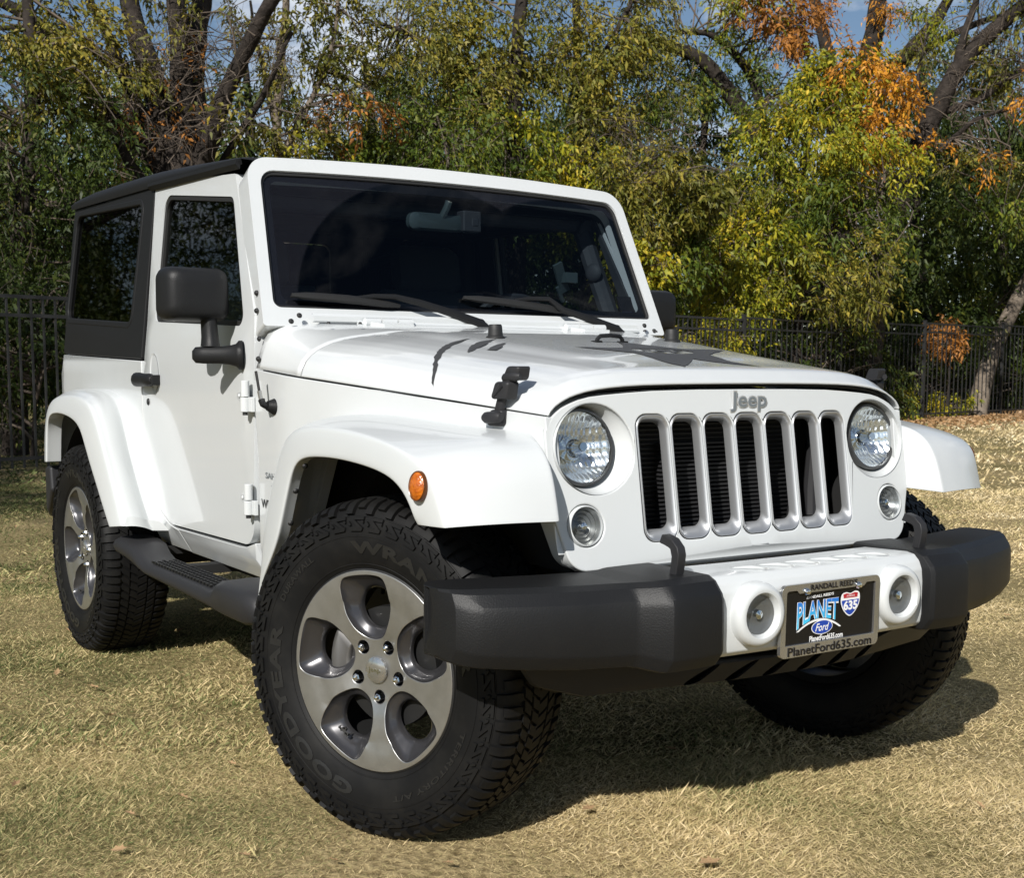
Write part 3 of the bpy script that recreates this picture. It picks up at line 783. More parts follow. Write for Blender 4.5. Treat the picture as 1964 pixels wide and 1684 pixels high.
# wheel wells, chassis
for s in (-1, 1):
    for xc, r0 in ((0, .47), (-2.423, .465)):
        m = MB(); m.loft([[(xc+r*math.cos(a), s*y, .43+r*1.02*math.sin(a)) for a in np.linspace(R_(24 if xc else 62), R_(165 if xc else 172), 24)] for r, y in ((r0*.985, .84 if xc else .68), (r0, .66), (r0, .48), (.05, .48))]); m.build('wheel_well', M_liner, CAR)
m = MB(); m.box((-1.35, 0, .46), (3.3, .95, .14)); m.box((-.3, 0, .55), (1.2, .9, .2)); m.box((-2.9, 0, .62), (.5, 1.2, .3))
m.tube([(0, -.70, .36), (0, .70, .36)], .05, 12); m.tube([(-2.423, -.70, .36), (-2.423, .70, .36)], .05, 12)
m.lathe([(0, .1), (.09, .07), (.12, 0), (.09, -.07), (0, -.1)], (-2.423, .05, .36), (1, 0, 0), 16); m.lathe([(0, .1), (.09, .07), (.12, 0), (.09, -.07), (0, -.1)], (0, .25, .36), (1, 0, 0), 16)
for s in (-1, 1): m.box((-1.35, s*.42, .42), (3.4, .07, .14)); m.tube([(.05, s*.40, .36), (.05, s*.42, .75)], .06, 10); m.tube([(.10, s*.70, .33), (.10, 0, .33)], .018, 8)
m.build('chassis', M_dark, CAR)

# ---- side steps -----------------------------------------------------------------
for s in (-1, 1):
    m = MB(); secs = []
    for x, yi, yo, zt, zb in ((-1.985, .80, .868, .480, .462), (-1.965, .775, .880, .498, .450), (-1.90, .765, .892, .505, .445), (-1.78, .765, .895, .503, .440), (-1.70, .770, .896, .497, .432), (-1.62, .780, .897, .474, .420), (-1.55, .785, .898, .462, .412), (-1.2, .785, .900, .462, .408), (-.93, .785, .902, .462, .404), (-.885, .785, .903, .470, .402), (-.855, .775, .904, .492, .400), (-.80, .77, .905, .500, .400), (-.64, .77, .905, .498, .400), (-.58, .78, .895, .49, .408), (-.56, .80, .88, .47, .42)):
        lp = [(yi, zt), (yi+.02, zt+.003), (yo-.03, zt), (yo-.008, zt-.012), (yo, zt-.03), (yo-.004, zb+.012), (yo-.02, zb), (yi+.02, zb+.01), (yi, zb+.03)]
        secs.append([(x, s*y, z) for y, z in lp])
    m.loft(secs, True, True); st = m.build('side_step', M_trim, CAR, ang=50)
    m = MB()
    for i in range(20):
        for j in range(5): m.box((-1.50+i*.029+(.012 if j % 2 else 0), s*(.803+j*.018), .4655), (.016, .009, .007))
    m.build('step_grip', M_black, st, smooth=False)
    m = MB()
    for x in (-1.85, -1.35, -.80): m.box((x, s*.70, .455), (.06, .22, .03))
    m.build('step_bracket', M_dark, st)

# ---- front bumper ----------------------------------------------------------------
m = MB(); secs = []
for y in np.linspace(-.330, .330, 23):
    b = .010*(1-(y/.33)**2)
    secs.append([(x+b, y, z) for x, z in ((.50, .663), (.60, .667), (.635, .668), (.658, .664), (.674, .650), (.683, .630), (.686, .600), (.686, .520), (.682, .498), (.670, .487), (.60, .485))])
m.loft(secs); bc = m.build('bumper_center', M_paint_d, CAR, ang=14); mod_bevel(bc, .004, 2, 14)
m = MB()                                                      # shallow scallops on the bevel
for k in range(6):
    y = -.20+k*.08; A = [Vector((.612, y-.030, .670)), Vector((.640, y+.01, .6715)), Vector((.660, y+.035, .668))]
    m.loft([[p+Vector((.3*math.cos(a)*0+.002*math.sin(a)+.006*math.cos(a)*w, .004*math.cos(a), .003*math.sin(a)-.003*math.cos(a)*w)) for a in np.linspace(0, math.pi, 7)] for p, w in zip(A, (.2, 1, .2))])
m.build('bumper_scallop', M_paint_d, bc)
for s in (-1, 1):
    m = MB()
    PF = lambda xf, zt, zb, y, xr, bx, bz: [(xr, y, zt), (xf-bx, y, zt), (xf-bx*.55, y, zt-bz*.25), (xf-.005, y, zt-bz*.88), (xf, y, zt-bz-.010), (xf+.001, y, (zt+zb)/2), (xf, y, zb+.036), (xf-.003, y, zb+.028), (xf-.022, y, zb+.003), (xf-.035, y, zb), (xr, y, zb-.0)]
    ST = [(.650, .663, .482, .3285, .46, .040, .036), (.692, .667, .480, .3290, .46, .045, .038), (.708, .670, .477, .334, .46, .050, .039), (.714, .672, .476, .344, .46, .052, .040), (.716, .672, .475, .40, .46, .052, .040), (.715, .671, .475, .462, .46, .052, .040), (.711, .670, .475, .474, .46, .052, .040), (.702, .668, .476, .485, .46, .05, .040), (.671, .664, .483, .514, .45, .050, .039), (.663, .663, .484, .522, .44, .050, .039), (.657, .663, .485, .532, .44, .050, .038), (.634, .663, .488, .64, .42, .050, .038), (.604, .664, .494, .74, .40, .050, .038), (.578, .665, .500, .808, .385, .048, .038), (.562, .665, .503, .842, .38, .045, .037), (.545, .665, .507, .866, .375, .038, .034), (.520, .665, .513, .885, .39, .028, .028), (.48, .664, .522, .897, .408, .015, .020), (.445, .662, .535, .899, .416, .010, .016), (.430, .656, .560, .892, .418, .006, .012)]
    m.loft([[(x, s*yy, z) for x, yy, z in PF(xf, zt, zb, y, xr, bx, bz)] for xf, zt, zb, y, xr, bx, bz in ST], True, True)
    bu = m.build('bumper_cap', M_black, CAR, ang=24); mod_bevel(bu, .007, 3, 20)
    m = MB()                                                  # tow hook standing in its slot
    H = [(.615, .660), (.622, .690), (.625, .712), (.620, .728), (.606, .738), (.590, .742), (.574, .745)]
    m.loft([[(x+.012*nx, s*.392+dy, z+.012*nz) for nx, nz, dy in ((a, b, c) for c, (a, b) in ((-.012, (1.0, .25)), (.012, (1.0, .25)), (.012, (-1.0, -.25)), (-.012, (-1.0, -.25))))] if i < 4 else [(x+(.006 if q in (0, 1) else -.004), s*.392+dy, z+(.010 if q in (0, 1) else -.010)) for q, dy in ((0, -.012), (1, .012), (2, .012), (3, -.012))] for i, (x, z) in enumerate(H)], True, True)
    mod_bevel(m.build('tow_hook', M_trim, CAR), .003, 2)
    m = MB(); m.box((.612, s*.392, .6695), (.05, .046, .002)); m.build('hook_slot', M_rubber, bu)
    # fog lamp in a white ring
    c = Vector((.694, s*.226, .578)); ax = Vector((1, 0, 0))
    m = MB(); m.lathe([(.073, -.012), (.072, .008), (.067, .019), (.058, .024), (.051, .023), (.046, .016), (.0425, .002)], c, ax, 44); fg = m.build('fog_light', M_paint_d, CAR, ang=40)
    m = MB(); u = Vector((0, 1, 0)); w = Vector((0, 0, 1))
    m.lathe([(.001, .0008), (.02, .0012), (.035, .004), (.043, .010)], c, ax, 36); m.build('reflector', M_fogr, fg)
    m = MB(); m.lathe([(.0005, .016), (.02, .0152), (.035, .0128), (.044, .009)], c, ax, 36); m.build('fog_lens', M_lens, fg)
    m = MB(); m.lathe([(0, .012), (.010, .009), (.013, .0)], c, ax, 14); m.build('fog_bulb', M_bulb, fg)
# chin valance with its slots
VO = rp([(-.70, .482), (.70, .482), (.66, .430, .04), (.55, .398, .04), (-.55, .398, .04), (-.66, .430, .04)])
VS = []
for k in range(6):
    y = -.30+k*.105
    VS.append(cr_spline([(y-.028, .408), (y-.006, .428), (y+.028, .448), (y+.050, .452), (y+.030, .430), (y+.004, .410)], 4, True))
va = panel('chin_valance', [VO]+VS, lambda y, z: (.640-.13*(y/.62)**2-.45*(.48-z), y, z), (-.015, 0, -.004), M_trim, CAR, grid=.05, bevel=.003)
m = MB(); m.loft([[(.60-.13*(y/.62)**2, y, .48), (.585-.13*(y/.62)**2, y, .43), (.54-.13*(y/.62)**2, y*.97, .402), (.40, y*.9, .385)] for y in np.linspace(-.62, .62, 15)]); m.build('skid_plate', M_dark, va)

# ---- number plate in its chrome frame ------------------------------------------------
PX = .702
pl_map = lambda d: (lambda y, z: (PX+d+.02*(z-.555), y-.006, z))
pf_o = rp([(-.158, .470, .014), (.158, .470, .014), (.158, .636, .016), (-.158, .636, .016)])
pf_i = rp([(-.143, .498), (.143, .498), (.143, .622, .006), (.112, .622), (.104, .614), (-.104, .614), (-.112, .622), (-.143, .622, .006)])
plate = panel('number_plate', [rp([(-.15, .48), (.15, .48), (.15, .628), (-.15, .628)])], pl_map(0), (-.004, 0, 0), M_platk, CAR, grid=None, bevel=0)
pfr = panel('plate_frame', [pf_o, pf_i], pl_map(.006), (-.010, 0, 0), M_chrome_w, plate, grid=None, bevel=.0025, seg=2)
def ptxt(name, txt, y, z, w, h, mt, d=.0015, fn=None, **k):
    P = pl_map(d)
    def f(a, b, c):
        if fn: a, b = fn(a, b)
        p = P(y+a, z+b); return (p[0]+c, p[1], p[2])
    return text_mesh(name, txt, f, mt, plate, fit=(w, h), size=.03, **k)
ptxt('frame_lettering', "RANDALL REED'S", .005, .6255, .150, .0135, M_platk, .0075, offset=.0006)
ptxt('frame_lettering', 'PlanetFord635.com', .0, .4835, .270, .021, M_platk, .0075, offset=.0004)
ptxt('plate_lettering', "RANDALL REED'S", -.034, .6030, .086, .0065, M_wht, offset=.0008, fn=lambda a, b: (a, b+.03*a))
ptxt('plate_lettering', 'PlanetFord635.com', -.010, .5055, .108, .0135, M_wht, offset=.0009)
M_grad = mat('sky_blue_print', (.02, .22, .62), .35)
gt = M_grad.node_tree; g1 = gt.nodes.new('ShaderNodeNewGeometry'); g2 = gt.nodes.new('ShaderNodeSeparateXYZ'); g3 = gt.nodes.new('ShaderNodeMapRange'); g4 = gt.nodes.new('ShaderNodeValToRGB')
g3.inputs['From Min'].default_value = .545; g3.inputs['From Max'].default_value = .60
g4.color_ramp.elements[0].color = (.06, .55, .85, 1); g4.color_ramp.elements[1].color = (.01, .09, .55, 1)
gt.links.new(g1.outputs['Position'], g2.inputs[0]); gt.links.new(g2.outputs['Z'], g3.inputs['Value']); gt.links.new(g3.outputs[0], g4.inputs['Fac']); gt.links.new(g4.outputs['Color'], gt.nodes['Principled BSDF'].inputs['Base Color'])
def arcdrop(a, b):                                              # letters stretch down to the planet's limb
    lim = -.0215-.55*(a-.004)**2*8 if a < .02 else -.0215-.55*(a-.004)**2*6
    t = (b+.0215)/.043
    return a, lim+(.0215-lim)*t
ptxt('plate_lettering', 'PLANET', -.040, .5725, .132, .043, M_wht, .0012, fn=arcdrop, offset=.0016)
ptxt('plate_lettering', 'PLANET', -.040, .5725, .130, .042, M_grad, .0020, fn=arcdrop, offset=.0004)
def pfill(name, lp, mt, d, holes=()):
    return sheet(name, [lp]+list(holes), pl_map(d), mt, plate, grid=None)
pfill('planet_limb', [(y, .5505-.0-1.15*(y+.036)**2*(4.2)) for y in np.linspace(-.108, .036, 24)]+[(y, .5455-.0-1.15*(y+.036)**2*4.15) for y in np.linspace(.030, -.100, 24)], M_wht, .0024)
sh = [(.040, .602), (.048, .606), (.062, .603), (.076, .606), (.084, .602)]
shield = lambda k: [(.062+(y-.062)*k, .577+(z-.577)*k) for y, z in cr_spline([(.034, .598), (.048, .603), (.063, .600), (.078, .604), (.092, .599), (.094, .580), (.084, .560), (.063, .546), (.042, .560), (.032, .580)], 4, True)]
pfill('route_shield', shield(1.0), M_wht, .0026)
pfill('route_shield', [p for p in shield(.90) if p[1] < .588]+[], M_blue, .0030)
pfill('route_shield', [(.0405, .5895), (.0855, .5895), (.0870, .599), (.076, .6010), (.062, .5975), (.050, .6005), (.0385, .5985)], M_redp, .0032)
ptxt('plate_lettering', 'INTERSTATE', .0628, .5940, .026, .0038, M_wht, .0036, offset=.0003)
ptxt('plate_lettering', 'TEXAS', .0628, .5858, .012, .0025, M_wht, .0036)
ptxt('plate_lettering', '635', .0632, .5720, .046, .0225, M_wht, .0036, offset=.0012)
pfill('oval_badge', circ(-.026, .530, .034, 36, .0168), M_wht, .0026)
pfill('oval_badge', circ(-.026, .530, .032, 36, .0150), M_blue, .0030)
ptxt('plate_lettering', 'Ford', -.026, .5302, .044, .018, M_wht, .0034, shear=.35, offset=.0004)
for y in (-.083, .083):
    m = MB(); m.lathe([(0, .008), (.005, .007), (.008, .002), (.0085, -.002)], Vector(pl_map(.008)(y, .6175)), (1, 0, 0), 12); m.build('plate_screw', M_chrome, plate)

# ---- hood fittings ------------------------------------------------------------------
for s in (-1, 1):
    m = MB(); x, y = -.262, s*.309; z = hood_z(x, y)
    m.lathe([(.026, -.004), (.026, .003), (.0205, .006), (.0195, .020), (.0185, .032), (.0165, .036), (0, .037)], (x, y, z), (-.04, 0, 1), 24); m.build('hood_bumper', M_rubber, CAR)
    # rubber hold-down latch
    m = MB(); O = lambda x, h, d: (x, s*(fy(x)+d), h)
    def lbox(xc, zc, dx, dz, d0, d1, sk=0, taper=1.0, r=.008):
        lp = rp([(-dx, -dz, r), (dx, -dz, r), (dx*taper, dz, r), (-dx*taper, dz, r)], 4)
        m.loft([[O(xc+x*k+sk*z/dz, zc+z*k, dd) for x, z in lp] for dd, k in ((d0, 1), (d1-.006, 1), (d1-.002, .93), (d1, .78))], True, True)
    lbox(.236, .999, .025, .019, -.004, .016, .004, .8); m.tube([O(.206, .999, .019), O(.214, .999, .019), O(.256, 1.002, .019), O(.264, 1.002, .019)], [.009, .0135, .0135, .009], 12)
    lbox(.249, 1.030, .0105, .030, .004, .014, .010, 1.25, .004)
    lbox(.266, 1.062, .027, .020, -.004, .026, .006, .85); m.tube([O(.246, 1.050, .024), O(.276, 1.075, .028)], [.006, .006], 8)
    lbox(.276, 1.082, .013, .012, -.004, .018, .004, 1, .004)
    lbox(.286, 1.101, .026, .016, -.020, .012, .006, .78); m.tube([O(.258, 1.090, .006), O(.266, 1.090, .009), O(.302, 1.094, .009), O(.312, 1.094, .006)], [.007, .011, .011, .007], 12)
    m.build('hood_latch', M_trim, CAR, ang=40)
m = MB(); z = hood_z(-.168, 0); P = [(-.168, -.045, z), (-.167, -.043, z+.008), (-.166, -.034, z+.017), (-.166, 0, z+.019), (-.166, .034, z+.017), (-.167, .043, z+.008), (-.168, .045, z)]
m.tube([(a, b+.008, c) for a, b, c in P], [.007, .006, .006, .006, .006, .006, .007], 8)
for q in (-.045, .045): m.box((-.168, q+.008, z+.001), (.026, .020, .006))
m.build('hood_loop', M_black, CAR)
m = MB(); m.tube([(-.728, -.757, 1.000), (-.728, -.778, 1.003)], [.024, .014], 16); m.lathe([(0, .006), (.012, .004), (.022, 0), (.023, -.003)], (-.728, -.760, 1.000), (0, -1, 0), 20)
m.tube([(-.73, -.775, 1.000), (-.73, -.790, 1.008), (-.735, -.792, 1.02)], .010, 10)
an = m.build('antenna', M_black, CAR)
m = MB(); m.tube([(-.735, -.792, 1.015), (-.738, -.797, 1.045)], .0062, 10); m.build('antenna_ferrule', M_alloy, an)
m = MB(); m.tube([(-.738, -.797, 1.045), (-.742, -.803, 1.092), (-.743, -.804, 1.100)], .0042, 8); m.build('antenna_mast', M_rubber, an)
# decals laid on the hood
def decal(name, lp, holes=()): return sheet(name, [lp]+list(holes), lambda x, y: (x-.022*(y/.55)**2*sm((x-.05)/.33), y, hood_z(x, y)+.0018), M_decal, hood, grid=.02)
def jag(lp, k=.004, n=5):
    out = []; q = random.Random(3)
    for i in range(len(lp)):
        a, b = lp[i], lp[(i+1) % len(lp)]
        for j in range(n):
            t = j/n; out.append((a[0]+(b[0]-a[0])*t+(q.uniform(-k, k) if j else 0), a[1]+(b[1]-a[1])*t+(q.uniform(-k, k) if j else 0)))
    return out
STAR = [(-.033, -.209), (.03, -.165), (.105, -.118), (.22, -.130), (.349, -.149), (.27, -.07), (.203, -.003), (.26, .045), (.345, .105), (.24, .098), (.135, .112), (.06, .20), (-.035, .319), (-.024, .23), (-.016, .145), (-.09, .095), (-.176, .041), (-.10, .0), (-.018, -.06), (-.016, -.13)]
SHO = [(.0, -.045), (.035, -.072), (.085, -.068), (.118, -.025), (.125, .035), (.105, .08), (.06, .118), (.015, .112), (-.005, .05)]
decal('star_decal', jag(STAR, .0022, 4), [jag(SHO, .003, 4)])
for lp in ([(.018, -.035), (.06, -.05), (.05, -.015), (.03, -.005)], [(.065, -.035), (.092, -.03), (.098, .0), (.07, .0)], [(.02, .012), (.055, .005), (.06, .05), (.03, .06)], [(.07, .02), (.10, .025), (.085, .06), (.068, .055)], [(.028, .07), (.055, .066), (.048, .095), (.025, .098)]):
    decal('star_decal', jag(lp, .002, 4))
for lp in ([(-.262, -.386), (-.250, -.440), (-.225, -.485), (-.180, -.530), (-.14, -.562), (-.088, -.600), (-.041, -.628), (-.012, -.640), (-.038, -.620), (-.085, -.588), (-.130, -.550), (-.168, -.513), (-.212, -.468)],
           [(-.230, -.324), (-.205, -.385), (-.170, -.440), (-.120, -.480), (-.075, -.505), (-.120, -.455), (-.155, -.400), (-.19, -.365)],
           [(-.160, -.337), (-.125, -.395), (-.085, -.445), (-.062, -.432), (-.095, -.39)]):
    decal('scratch_decal', jag(lp, .003, 4))

# ---- wheels (built once in the plane of the wheel, outward face = +z) --------------
TR = .408                                          # tyre radius
PROF = [(.4005, 0), (.4000, .03), (.3985, .06), (.3955, .085), (.3895, .102), (.3800, .1125), (.366, .1195), (.345, .1245), (.318, .1268), (.292, .1245), (.268, .1185), (.250, .110), (.240, .103), (.236, .096)]
PA = np.array(PROF); PS = np.r_[0, np.cumsum(np.hypot(*np.diff(PA, axis=0).T))]
def tp(s):                                         # radius, offset and outward normal at arc length s from the crown
    a = abs(s); r = np.interp(a, PS, PA[:, 0]); w = np.interp(a, PS, PA[:, 1])
    r2 = np.interp(a+.004, PS, PA[:, 0]); w2 = np.interp(a+.004, PS, PA[:, 1]); r1 = np.interp(max(a-.004, 0), PS, PA[:, 0]); w1 = np.interp(max(a-.004, 0), PS, PA[:, 1])
    if a < .004: return r, w, 1.0, 0.0
    tx, ty = r2-r1, w2-w1; L = math.hypot(tx, ty); sg = 1 if s >= 0 else -1
    return r, sg*w, ty/L, -sg*tx/L
def tpt(th, s, h=0):
    r, w, nr, nw = tp(s); r += nr*h; w += nw*h
    return (r*math.cos(th), r*math.sin(th), w)
tm = MB()
full = [(r, -w) for r, w in PROF[::-1]]+PROF[1:]
tm.lathe(full, n=96)
def block(st, h, h0=-.001):
    """tread block: list of (s, theta0, theta1)"""
    n = len(st); vs = []; fs = []
    for s, a, b in st:
        cs = .0016/.4
        vs += [tpt(a, s, h0), tpt(a+cs, s, h), tpt(b-cs, s, h), tpt(b, s, h0)]
    for i in range(n-1):
        for j in range(3): fs.append((i*4+j, i*4+j+1, i*4+j+5, i*4+j+4))
    fs += [(0, 1, 2, 3), (n*4-4, n*4-1, n*4-2, n*4-3)]
    tm.add(vs, fs)
NP = 40; pit = 2*math.pi/NP
for k in range(NP):
    t0 = k*pit
    for sg in (-1, 1):
        ph = 0 if sg > 0 else pit*.37
        sl = .55*sg                                 # slant of the grooves
        def TH(f, s): return t0+ph+f*pit+sl*s*2.6
        # two middle rows cut in parallelograms
        for j in range(2):
            a, b = j*.5+.04, j*.5+.46
            block([(sg*s, TH(a, s*sg), TH(b, s*sg)) for s in (.0035, .016, .0285)], .0075)
            a2, b2 = j*.5+.17, j*.5+.59
            block([(sg*s, TH(a2+q, s*sg), TH(b2+q*.6, s*sg)) for s, q in ((.0345, 0), (.046, .03), (.060, .06))], .0075)
        # shoulder lugs, alternately long and short
        for j, (end, a, b) in enumerate(((.130, .04, .42), (.116, .55, .92))):
            ss = [.067, .080, .092, .102, .110, .114]+([.121, .128] if j == 0 else [])
            block([(sg*s, TH(a, .066*sg)+(.04*pit if i in (0,) else 0), TH(b, .066*sg)-(.05*pit if i == 0 else 0)) for i, s in enumerate(ss)], 0.0095 if j == 0 else 0.0085)
        # bent ribs on the upper sidewall
        b0 = t0+ph
        for st in ([(.133, .04, .84), (.1365, .04, .84), (.140, .05, .84)], [(.140, .56, .84), (.147, .40, .68), (.153, .24, .52), (.158, .10, .40)], [(.157, .08, .80), (.161, .08, .82), (.166, .12, .80)], [(.143, .86, .97), (.150, .74, .97), (.154, .74, .86)], [(.142, .05, .22), (.148, .05, .14)]):
            block([(sg*s, b0+p*pit, b0+q*pit) for s, p, q in st], .0052)
for sg in (-1, 1):                                   # moulded circular ribs
    for s in (.131, .178, .247, .262):
        secs = [[tpt(2*math.pi*i/96, sg*(s+ds), h) for i in range(96)] for ds, h in ((-.002, -.0005), (-.001, .0012), (.001, .0012), (.002, -.0005))]
        tm.loft(secs, True)
def ring_text(me_name, txt, th_mid, s_mid, hgt, arc, parent, mt, **k):
    me = text_loops(txt, size=.03, extrude=.0006, **k)
    co = np.array([v.co[:] for v in me.vertices]); lo, hi = co.min(0), co.max(0)
    for v in me.vertices:
        fx = (v.co.x-lo[0])/(hi[0]-lo[0])-.5; fy_ = (v.co.y-lo[1])/(hi[1]-lo[1])-.5
        v.co = Vector(tpt(th_mid-fx*arc, s_mid-fy_*hgt, .0012+v.co.z*1.2))
    return link(me_name, me, mt, parent, True, 30)

# rim: machined face with five pockets
AX0 = R_(95)
def pol(pts, c): return [(x*math.cos(c)-y*math.sin(c), x*math.sin(c)+y*math.cos(c)) for x, y in pts]
POCK = cr_spline([(-.075, .205), (-.058, .222), (0, .228), (.045, .224), (.062, .208), (.068, .17), (.065, .135), (.046, .100), (.026, .079), (0, .073), (-.026, .079), (-.052, .100), (-.070, .135), (-.076, .175)], 5, True)
HOLE = cr_spline([(-.045, .165), (-.028, .188), (.004, .194), (.032, .182), (.044, .155), (.040, .122), (.018, .100), (-.012, .100), (-.036, .118), (-.047, .142)], 6, True)
def rot90(p): return [(y, -x) for x, y in p]        # drawn with the pocket pointing up (+y) -> +x
PK = [pol(rot90(POCK), AX0+2*math.pi*k/5) for k in range(5)]
LG = [(.0655*math.cos(AX0+R_(36)+2*math.pi*k/5), .0655*math.sin(AX0+R_(36)+2*math.pi*k/5)) for k in range(5)]
FACE = .113                                          # rim lip plane, from the tyre's centre plane
def dish(r): return float(np.interp(r, [0, .045, .075, .11, .15, .180, .184, .20, .232, .243], [-.028, -.028, -.026, -.016, -.010, -.0095, -.006, -.004, -.002, -.003]))
def fmap(x, y): return (x, y, FACE+dish(math.hypot(x, y)))
rim = panel('wheel', [circ(0, 0, .240, 96)]+PK+[circ(a, b, .0165, 18) for a, b in LG], fmap, (0, 0, -.012), M_alloy, None, grid=.022, bevel=.0022, ang=28)
m = MB(); m.lathe([(.240, FACE-.004), (.244, FACE-.006), (.243, FACE-.016), (.232, FACE-.03), (.222, FACE-.06), (.215, FACE-.20), (.235, FACE-.215)], n=72)
rb = m.build('rim_barrel', M_barrel, rim, ang=40)
m = MB()
for k in range(5):
    c = AX0+2*math.pi*k/5
    P0 = PK[k]; H0 = pol(rot90(HOLE), c); n = len(P0)
    # resample the inner hole to the pocket's angular order
    cx, cy = np.mean(np.array(H0), 0)
    def ang_s(p): return math.atan2(p[1]-cy, p[0]-cx)
    ha = sorted([(ang_s(p), p) for p in H0]); A = [a for a, _ in ha]
    X = [p[0] for _, p in ha]; Y = [p[1] for _, p in ha]
    H1 = [(float(np.interp(ang_s(p), A, X, period=2*math.pi)), float(np.interp(ang_s(p), A, Y, period=2*math.pi))) for p in P0]
    rows = []
    for t, d in ((0, -.001), (.05, -.007), (.35, -.020), (.75, -.034), (.93, -.042), (.985, -.047), (1.0, -.054)):
        rows.append([(p[0]+(q[0]-p[0])*t, p[1]+(q[1]-p[1])*t, FACE+dish(math.hypot(*p))*(1-t)+d) for p, q in zip(P0, H1)])
    m.loft(rows, True)
for a, b in LG: m.lathe([(.0165, -.001), (.0150, -.010), (.0140, -.030), (.0, -.030)], (a, b, FACE+dish(.0655)), (0, 0, 1), 18)
pocket = m.build('spoke_pocket', M_alloy_d, rim, ang=50)
m = MB(); m.lathe([(.060, FACE-.066), (.060, FACE-.040)], n=30); m.build('hub_sleeve', M_barrel, rim)
m = MB(); m.lathe([(.030, -.002), (.0325, .004), (.031, .008), (.022, .0115), (.010, .013), (0.0004, .0132)], (0, 0, FACE-.028), (0, 0, 1), 36); cap = m.build('centre_cap', M_chrome_w, rim)
text_mesh('cap_lettering', 'Jeep', lambda x, y, z: (x, y, FACE-.0155+z), M_chrome, rim, fit=(.036, .016), size=.02, extrude=.0008, offset=.0004)
for a, b in LG:
    m = MB(); m.lathe([(0, .006), (.006, .005), (.0095, .001), (.0098, -.022), (.0125, -.026)], (a, b, FACE-.020), (0, 0, 1), 6)
    m.lathe([(0, .010), (.0055, .008), (.007, .003)], (a, b, FACE-.020), (0, 0, 1), 14); m.build('lug_nut', M_chrome, rim)
m = MB(); m.lathe([(.05, .036), (.05, .045), (.145, .045), (.146, .020), (.05, .020)], n=56); m.lathe([(.0, .075), (.055, .075), (.07, .05), (.075, .03)], n=30); m.build('brake_disc', M_barrel, rim)
m = MB()
for sgn in (0,):
    secs = []
    for z, k in ((.070, .8), (.062, 1), (.0, 1), (-.01, .9)):
        secs.append([(r*k*math.cos(a)+(1-k)*-.13, r*math.sin(a)*k, z) for r, a in [(.168, q) for q in np.linspace(R_(150), R_(206), 9)]+[(.105, q) for q in np.linspace(R_(206), R_(150), 9)]])
    m.loft(secs, True, True)
mod_bevel(m.build('brake_caliper', M_iron, rim), .006, 2)
# little four-wheel-drive silhouette pressed in the lower pocket
from mathutils.bvhtree import BVHTree
bv = BVHTree.FromPolygons([v.co.copy() for v in pocket.data.vertices], [tuple(p.vertices) for p in pocket.data.polygons])
m = MB(); cx, cy = -.098, -.163; ca, sa = math.cos(R_(-28)), math.sin(R_(-28))
for lp in ([(-.017, .001), (.017, .001), (.017, .008), (.006, .009), (.004, .015), (.0015, .015), (.003, .009), (-.010, .008), (-.010, .013), (-.013, .013), (-.014, .008), (-.017, .008)], circ(-.0105, 0, .0052, 10), circ(.0105, 0, .0052, 10)):
    P = []
    for x, y in lp:
        X, Y = cx+x*ca-y*sa, cy+x*sa+y*ca
        h = bv.ray_cast(Vector((X, Y, 1)), Vector((0, 0, -1)))
        P.append((X, Y, (h[0].z if h[0] else FACE-.012)+.0012))
    m.add(P, [tuple(range(len(P)))])
m.build('pressed_silhouette', M_decal, rim, smooth=False)
tyre = tm.build('tyre', M_tyre, rim, smooth=True, ang=30)
for txt, th, s, h, arc in (('GOODYEAR', R_(212), .204, .033, 1.70), ('WRANGLER', R_(52), .204, .031, 1.62), ('DURAWALL', R_(137), .196, .015, .50), ('TERRITORY A/T', R_(-47), .199, .013, .98)):
    ring_text('tyre_lettering', txt, th, s, h, arc, rim, M_tyre_l, offset=.0014 if h > .02 else .0006, sp=1.08)
def place_wheel(o, origin, n_out):
    n = Vector(n_out).normalized(); up = Vector((0, 0, 1)); x = up.cross(n)
    M = Matrix((x, up, n)).transposed().to_4x4(); M.translation = Vector(origin)
    o.matrix_basis = M
def copy_part(src, parent):
    c = src.copy(); COL.objects.link(c); c.parent = parent
    for ch in list(src.children): copy_part(ch, c)
    return c
ST_ = R_(22.69); WC = .402
spin = {0: 0, 1: 1.0, 2: .55, 3: 2.0}
ax_r = Vector((math.sin(ST_), -math.cos(ST_), 0)); ax_l = -ax_r
spec = [((0, -.72, WC), ax_r, .0258), ((0, .72, WC), ax_l, .0258), ((-2.423, -.772, WC), Vector((0, -1, 0)), 0), ((-2.423, .772, WC), Vector((0, 1, 0)), 0)]
for i, (o3, n, d) in enumerate(spec):
    w = rim if i == 0 else copy_part(rim, None)
    w.parent = CAR
    place_wheel(w, Vector(o3)+n*d, n)
    if i: w.matrix_basis = w.matrix_basis @ Matrix.Rotation([0, R_(40), R_(13), R_(100)][i], 4, 'Z')

